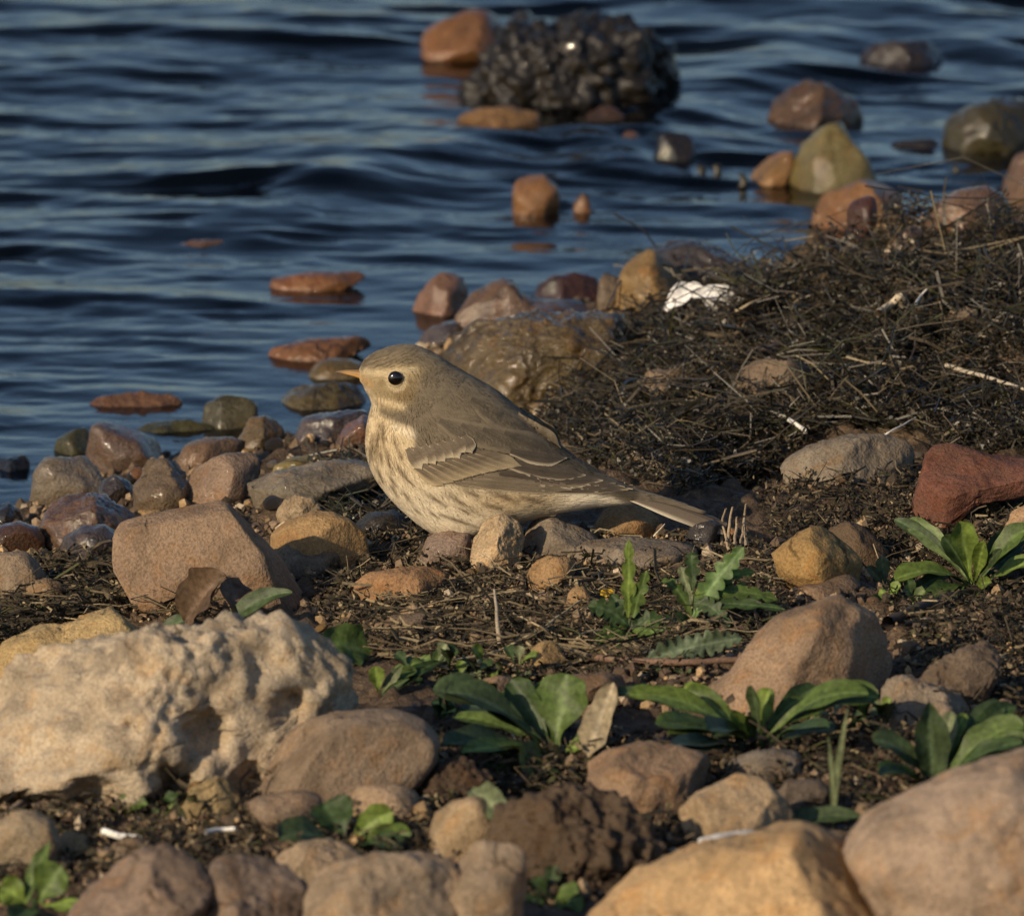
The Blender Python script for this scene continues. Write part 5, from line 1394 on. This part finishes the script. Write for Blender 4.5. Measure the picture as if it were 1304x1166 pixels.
litter("straw_mat", "scattered pale straw and roots matted on the soil", "litter",
       [(430, 770), (560, 740), (700, 730), (800, 760), (960, 720), (1010, 760), (960, 850), (720, 860), (520, 860), (440, 830)],
       420, (0.014, 0.036), (0.00025, 0.0006), 0.009, [1, 2, 3, 5, 6, 5, 0.5], M_LITTER, 28, bend=0.18, flat=0.15)
# gravel
rng = np.random.default_rng(41)
Q = np.vstack([poly_points(7000, [(395, 690), (1000, 690), (1304, 610), (1304, 900), (760, 900), (400, 800)], rng), poly_points(3500, [(0, 990), (860, 900), (1304, 900), (1304, 1000), (800, 1166), (0, 1166)], rng),
               poly_points(1500, [(0, 640), (460, 580), (500, 690), (400, 760), (0, 760)], rng)])
P = px_to_ground(Q)
ring = []
for (xc, yp, W_, D_) in DRY:                       # crumbs and silt banked against the stones
    m = int(40 + 2600 * W_)
    a = rng.uniform(math.pi * 0.95, math.pi * 2.05, m); q = rng.uniform(0.86, 1.18, m)
    ring.append(np.stack([xc + W_ * q * np.cos(a), yp + D_ * q * np.sin(a), np.zeros(m)], 1))
P = np.vstack([P] + ring)
n = len(P)
U, F = ico(1)
s = rng.uniform(0.0006, 0.0019, n) * rng.choice([0.6, 0.8, 1, 1.9], n)
P[:, 2] = height(P[:, 0], P[:, 1]) + s * 0.4
V = P[:, None] + U[None] * s[:, None, None] * rng.uniform(0.55, 1.25, (n, len(U), 1)) * rng.uniform(0.7, 1.2, (n, 1, 3))
C = np.repeat(palette(n, [(0.24, 0.17, 0.105), (0.11, 0.075, 0.048), (0.34, 0.23, 0.12), (0.06, 0.045, 0.03), (0.40, 0.32, 0.22)], [4, 6, 2, 5, 1], rng), len(U), axis=0)
Fg = (np.arange(n)[:, None, None] * len(U) + F[None]).reshape(-1, 3)
o = link("gravel", make_mesh("gravel", V.reshape(-1, 3), Fg, C, smooth=False), M_LITTER)
tag(o, "fine brown gravel and soil crumbs scattered over the shore", "gravel", kind="stuff")

# ---- straws and twigs one can pick out
def stick(name, label, pts, r, col, cat="twig", group=None, taper=0.5, mat=None, lift=0.003, dy=0.0):
    """a stick through photo pixels; each pixel lies just above the ground or the stone under it"""
    W = []
    for q in pts:
        p = ground_px(q[0], q[1] + (q[2] if len(q) > 2 else 0))
        if len(q) > 2: p = on_y(q[0], q[1], p[1])
        W.append(p + np.array([0, dy - 0.004, lift]))
    P = catmull(np.array(W), max(10, 7 * len(W)))
    sd = sum(map(ord, label)) % 1000 / 10
    P = P + 0.0006 * np.stack([fbm(P * 90 + sd, 2), fbm(P * 90 + 31 + sd, 2), fbm(P * 90 + 67 + sd, 2)], 1)
    n = len(P)
    R = r * PXM * np.linspace(1, taper, n) * (1 + 0.18 * fbm(P * 300, 2))
    V, F = tube(P, R, 8)
    o_ = P[0].copy()
    C = np.repeat((np.array(col) * (1 + 0.25 * fbm(P * 250, 2))[:, None]), 8, axis=0)
    o = link(name, make_mesh(name, V - o_, F, C), mat or M_LITTER)
    o.location = o_
    tag(o, label, cat, group); return o
# a third number lifts the pixel: it is that many pixels above the ground point below it
ST = (0.50, 0.39, 0.22); TW = (0.20, 0.15, 0.10); PW = (0.62, 0.56, 0.45)
stick("straw", "long golden straw lying across the straw litter", [(37, 784), (90, 762), (130, 744), (166, 733)], 3.0, ST, "straw")
stick("straw", "thin straw curving beside the tan rounded cobble", [(0, 770), (40, 745), (80, 728)], 1.4, (0.36, 0.29, 0.17), "straw")
stick("straw", "short brown straw at the foot of the ochre rock ridge", [(10, 800), (60, 792), (110, 796)], 1.8, (0.33, 0.26, 0.15), "straw")
stick("straw", "longest golden straw slanting to the yellow petal", [(576, 848), (630, 836), (690, 806), (740, 770, 4), (780, 746, 12)], 2.2, ST, "straw")
stick("straw", "second golden straw under the longest slanting one", [(560, 856), (620, 842), (668, 822), (700, 800)], 1.8, (0.46, 0.35, 0.19), "straw")
stick("straw", "third short straw crossing the straw bundle", [(600, 800), (640, 812), (672, 822)], 1.4, (0.42, 0.33, 0.2), "straw")
stick("twig", "upright pale broken twig in the root litter", [(637, 826), (633, 800, 16), (630, 757, 50)], 3.4, (0.36, 0.29, 0.20))
stick("twig", "pale bent root crossing the feathery weeds", [(720, 836), (745, 812), (790, 808), (826, 806)], 2.0, (0.40, 0.31, 0.18))
stick("twig", "hooked brown twig between the two feathery weeds", [(844, 772), (858, 780), (872, 792), (876, 806)], 2.4, (0.30, 0.22, 0.13))
stick("twig", "dead brown twig lying under the woolly leaf", [(720, 840), (780, 846), (860, 850), (940, 846)], 5.0, (0.17, 0.105, 0.07), taper=0.8)
stick("straw", "thin straw on the flat driftwood slat", [(826, 696), (836, 684, 4), (846, 674, 10)], 1.3, PW, "straw")
stick("twig", "pale root sticking from the soil by the sandy stone", [(560, 730), (600, 712, 4)], 1.8, (0.36, 0.3, 0.22))
stick("twig", "brown rootlet running down from the ridged stone", [(672, 700), (676, 720), (668, 745), (690, 765)], 1.8, TW)
stick("twig", "crooked rootlet in the soil before the flat orange stone", [(520, 800), (560, 784), (600, 776), (640, 780)], 2.0, (0.32, 0.25, 0.16))
stick("straw", "pale straw loop near the crumbly ochre lump", [(640, 780), (680, 800), (712, 814)], 1.6, (0.42, 0.33, 0.2), "straw")
stick("straw", "white straw resting on the wide grey-brown slab", [(1096, 588), (1130, 572, 4), (1166, 552, 10)], 1.7, (0.72, 0.68, 0.6), "straw", lift=0.008)
stick("straw", "short white straw stub at the edge of the wide grey-brown slab", [(1003, 561), (1014, 567), (1024, 574)], 3.2, (0.72, 0.69, 0.62), "straw", taper=0.9, lift=0.010)
stick("twig", "thin black twig leaning on the wide grey-brown slab", [(1012, 612), (1036, 592), (1062, 572, 6)], 1.4, (0.03, 0.024, 0.02), lift=0.008)
stick("twig", "pale root arching over the red brick", [(1182, 628), (1200, 600, 8), (1222, 584, 10)], 2.0, (0.34, 0.25, 0.15), lift=0.010)
stick("twig", "brown root lying over the red brick's top", [(1206, 600, 6), (1234, 618, 6), (1264, 634, 4)], 2.6, (0.24, 0.14, 0.08), lift=0.012)
stick("twig", "thin root running from the brick to the shaded hollow", [(1110, 660), (1150, 640), (1176, 610)], 1.6, TW)
stick("twig", "long pale twig lying in the wrack", [(1204, 504), (1240, 514), (1280, 526), (1320, 540)], 3.4, (0.46, 0.39, 0.29), lift=0.014)
stick("wood_chip", "pale broken wood chip in the wrack", [(1118, 440), (1134, 428), (1150, 415)], 6.0, (0.50, 0.42, 0.31), "wood chip", taper=0.85, lift=0.015)
stick("straw", "short white straw near the pale wood chip", [(1166, 428), (1172, 418), (1180, 409)], 2.0, (0.66, 0.64, 0.6), "straw", lift=0.015)
stick("straw", "golden stalk leaning on the tall golden-brown stone", [(788, 396), (798, 360, 10), (812, 330, 20), (826, 302, 30)], 2.6, (0.34, 0.25, 0.10), "straw", lift=0.006)
stick("straw", "second stalk crossing the tall golden-brown stone", [(780, 392), (800, 352, 12), (810, 318, 24)], 1.8, (0.26, 0.2, 0.09), "straw", lift=0.006)
stick("straw", "pale stalk in the wrack beside the white scrap", [(936, 428), (955, 418), (980, 408)], 2.2, (0.38, 0.3, 0.18), "straw", lift=0.012)
stick("twig", "curved dark root in the wrack by the brown lump", [(880, 445), (905, 452), (935, 452), (948, 440)], 4.0, (0.10, 0.075, 0.045), lift=0.010)
stick("twig", "brown root end behind the bird's tail", [(808, 596), (828, 604), (848, 618)], 4.0, (0.26, 0.19, 0.12), lift=0.006)
stick("twig", "grey bent twig propped on the pale limestone boulder", [(14, 1034), (50, 1004, 6), (92, 968, 26), (84, 950, 36), (66, 940, 36)], 5.0, (0.30, 0.24, 0.18), taper=0.6, lift=0.004, dy=-0.012)
stick("twig", "long dark branch lying below the bright green rosette", [(1130, 802), (1180, 780), (1240, 762), (1330, 728)], 8.0, (0.055, 0.042, 0.034), taper=0.75, lift=0.004)
stick("twig", "thin dark branch under the long dark branch", [(1150, 800), (1200, 796), (1290, 790)], 4.0, (0.05, 0.04, 0.03))
stick("splinter", "bright white splinter in the dark hollow", [(132, 1074), (154, 1080), (176, 1084)], 4.5, (0.80, 0.78, 0.72), "splinter", taper=0.95, lift=0.006)
stick("splinter", "thin white splinter on the brown folded stone", [(262, 1094), (284, 1092), (300, 1092)], 3.0, (0.66, 0.64, 0.6), "splinter", taper=0.8, lift=0.012)
stick("twig", "white rootlet inside the broad dark rosette", [(636, 926, 6), (648, 936, 6), (658, 950)], 2.2, (0.60, 0.54, 0.42))
for k, (x0, y0, x1, y1) in enumerate([(918, 694, 924, 654), (926, 694, 932, 652), (934, 694, 938, 664), (950, 694, 950, 648), (928, 700, 920, 676), (940, 700, 946, 676)]):
    stick("dry_stalk", "short dry stalk of the tuft beneath the tail tip", [(x0, y0 + 8), ((x0 + x1) / 2 + (k % 3 - 1) * 2, (y0 + y1) / 2, (y0 - y1) / 2), (x1, y1, y0 - y1)], 2.4, (0.34, 0.26, 0.17), "stalk", "dry stalk tuft", taper=0.5)
# a dry sprig standing at the water's edge and one by the mossy stone
def sprig(label, root, stems, col):
    r = ground_px(*root); 
    o = bpy.data.objects.new("dry_sprig", None); COL.objects.link(o); o.location = r
    tag(o, label, "sprig")
    for a in stems:
        W = np.array([on_y(x, y, r[1]) - r for x, y in a])
        W[:, 1] += np.linspace(0, 0.004, len(W))
        P = catmull(W, 14)
        V, F = tube(P, np.linspace(0.0003, 0.00018, 14), 6)
        link("stem", make_mesh("stem", V, F, np.tile(col, (len(V), 1))), M_LITTER, o)
        U, Fi = ico(2)
        link("seed_head", make_mesh("seed_head", U * (0.0008, 0.0007, 0.0010) + P[-1], Fi, np.tile(col, (len(U), 1))), M_LITTER, o)
sprig("thin dry sprig standing where the wrack meets the water", (812, 346), [[(812, 352), (808, 300), (802, 262), (799, 218)], [(812, 345), (814, 290), (816, 268)], [(811, 348), (796, 300), (784, 276)]], (0.22, 0.17, 0.09))
sprig("small dark sprig standing in the water by the mossy stone", (64, 584), [[(62, 586), (64, 560), (68, 535)], [(63, 580), (70, 558), (78, 532)]], (0.10, 0.075, 0.045))
# bits of dark weed standing in the shallows
for k, (x, y, h) in enumerate([(892, 232, 22), (912, 232, 26), (944, 244, 24), (1216, 228, 18)]):
    _c = on_z(x, y, -0.003)
    P = catmull(np.array([_c, _c + (0.001, 0, h * PXM * 0.6), _c + (-0.001, 0.001, h * PXM)]), 14)
    V, F = tube(P, (5.5 * PXM) * (0.5 + np.sin(np.linspace(0.3, 3.0, 14))) * 0.75, 10)
    V = V + 0.0022 * np.stack([fbm(V * 260 + k, 2), fbm(V * 260 + 40 + k, 2), fbm(V * 260 + 80, 2)], 1)
    o = link("weed_tuft", make_mesh("weed_tuft", V - _c, F, np.tile((0.03, 0.026, 0.014), (len(V), 1))), M_WRACK)
    o.location = _c
    tag(o, "dark weed tuft standing in the shallow water", "weed tuft", "weed tufts in the shallows")
# white scrap on the wrack: a thin crumpled sheet in two folds
r = ground_px(900, 412)
o = bpy.data.objects.new("white_scrap", None); COL.objects.link(o); o.location = r
tag(o, "thin crumpled white scrap lying on the dark wrack", "scrap")
for k, (a, b, c_, w_) in enumerate([((848, 396), (898, 372), (872, 362), 15), ((880, 376), (950, 400), (926, 366), 14), ((896, 384), (914, 408), (908, 386), 6)]):
    A, B_, C_ = [on_y(*q, r[1] - 0.004 * k) - r for q in (a, b, c_)]
    V, F, C = leaf_mesh(A, B_, C_, w_ * PXM, (0.74, 0.73, 0.71), fold=0.5, face=(-0.2, -0.9, 0.5), wavy=0.3, shape="lance", seed=70 + k, rib=1.0, nt=30)
    link("fold", make_mesh("fold", V, F, C), M_LITTER, o)
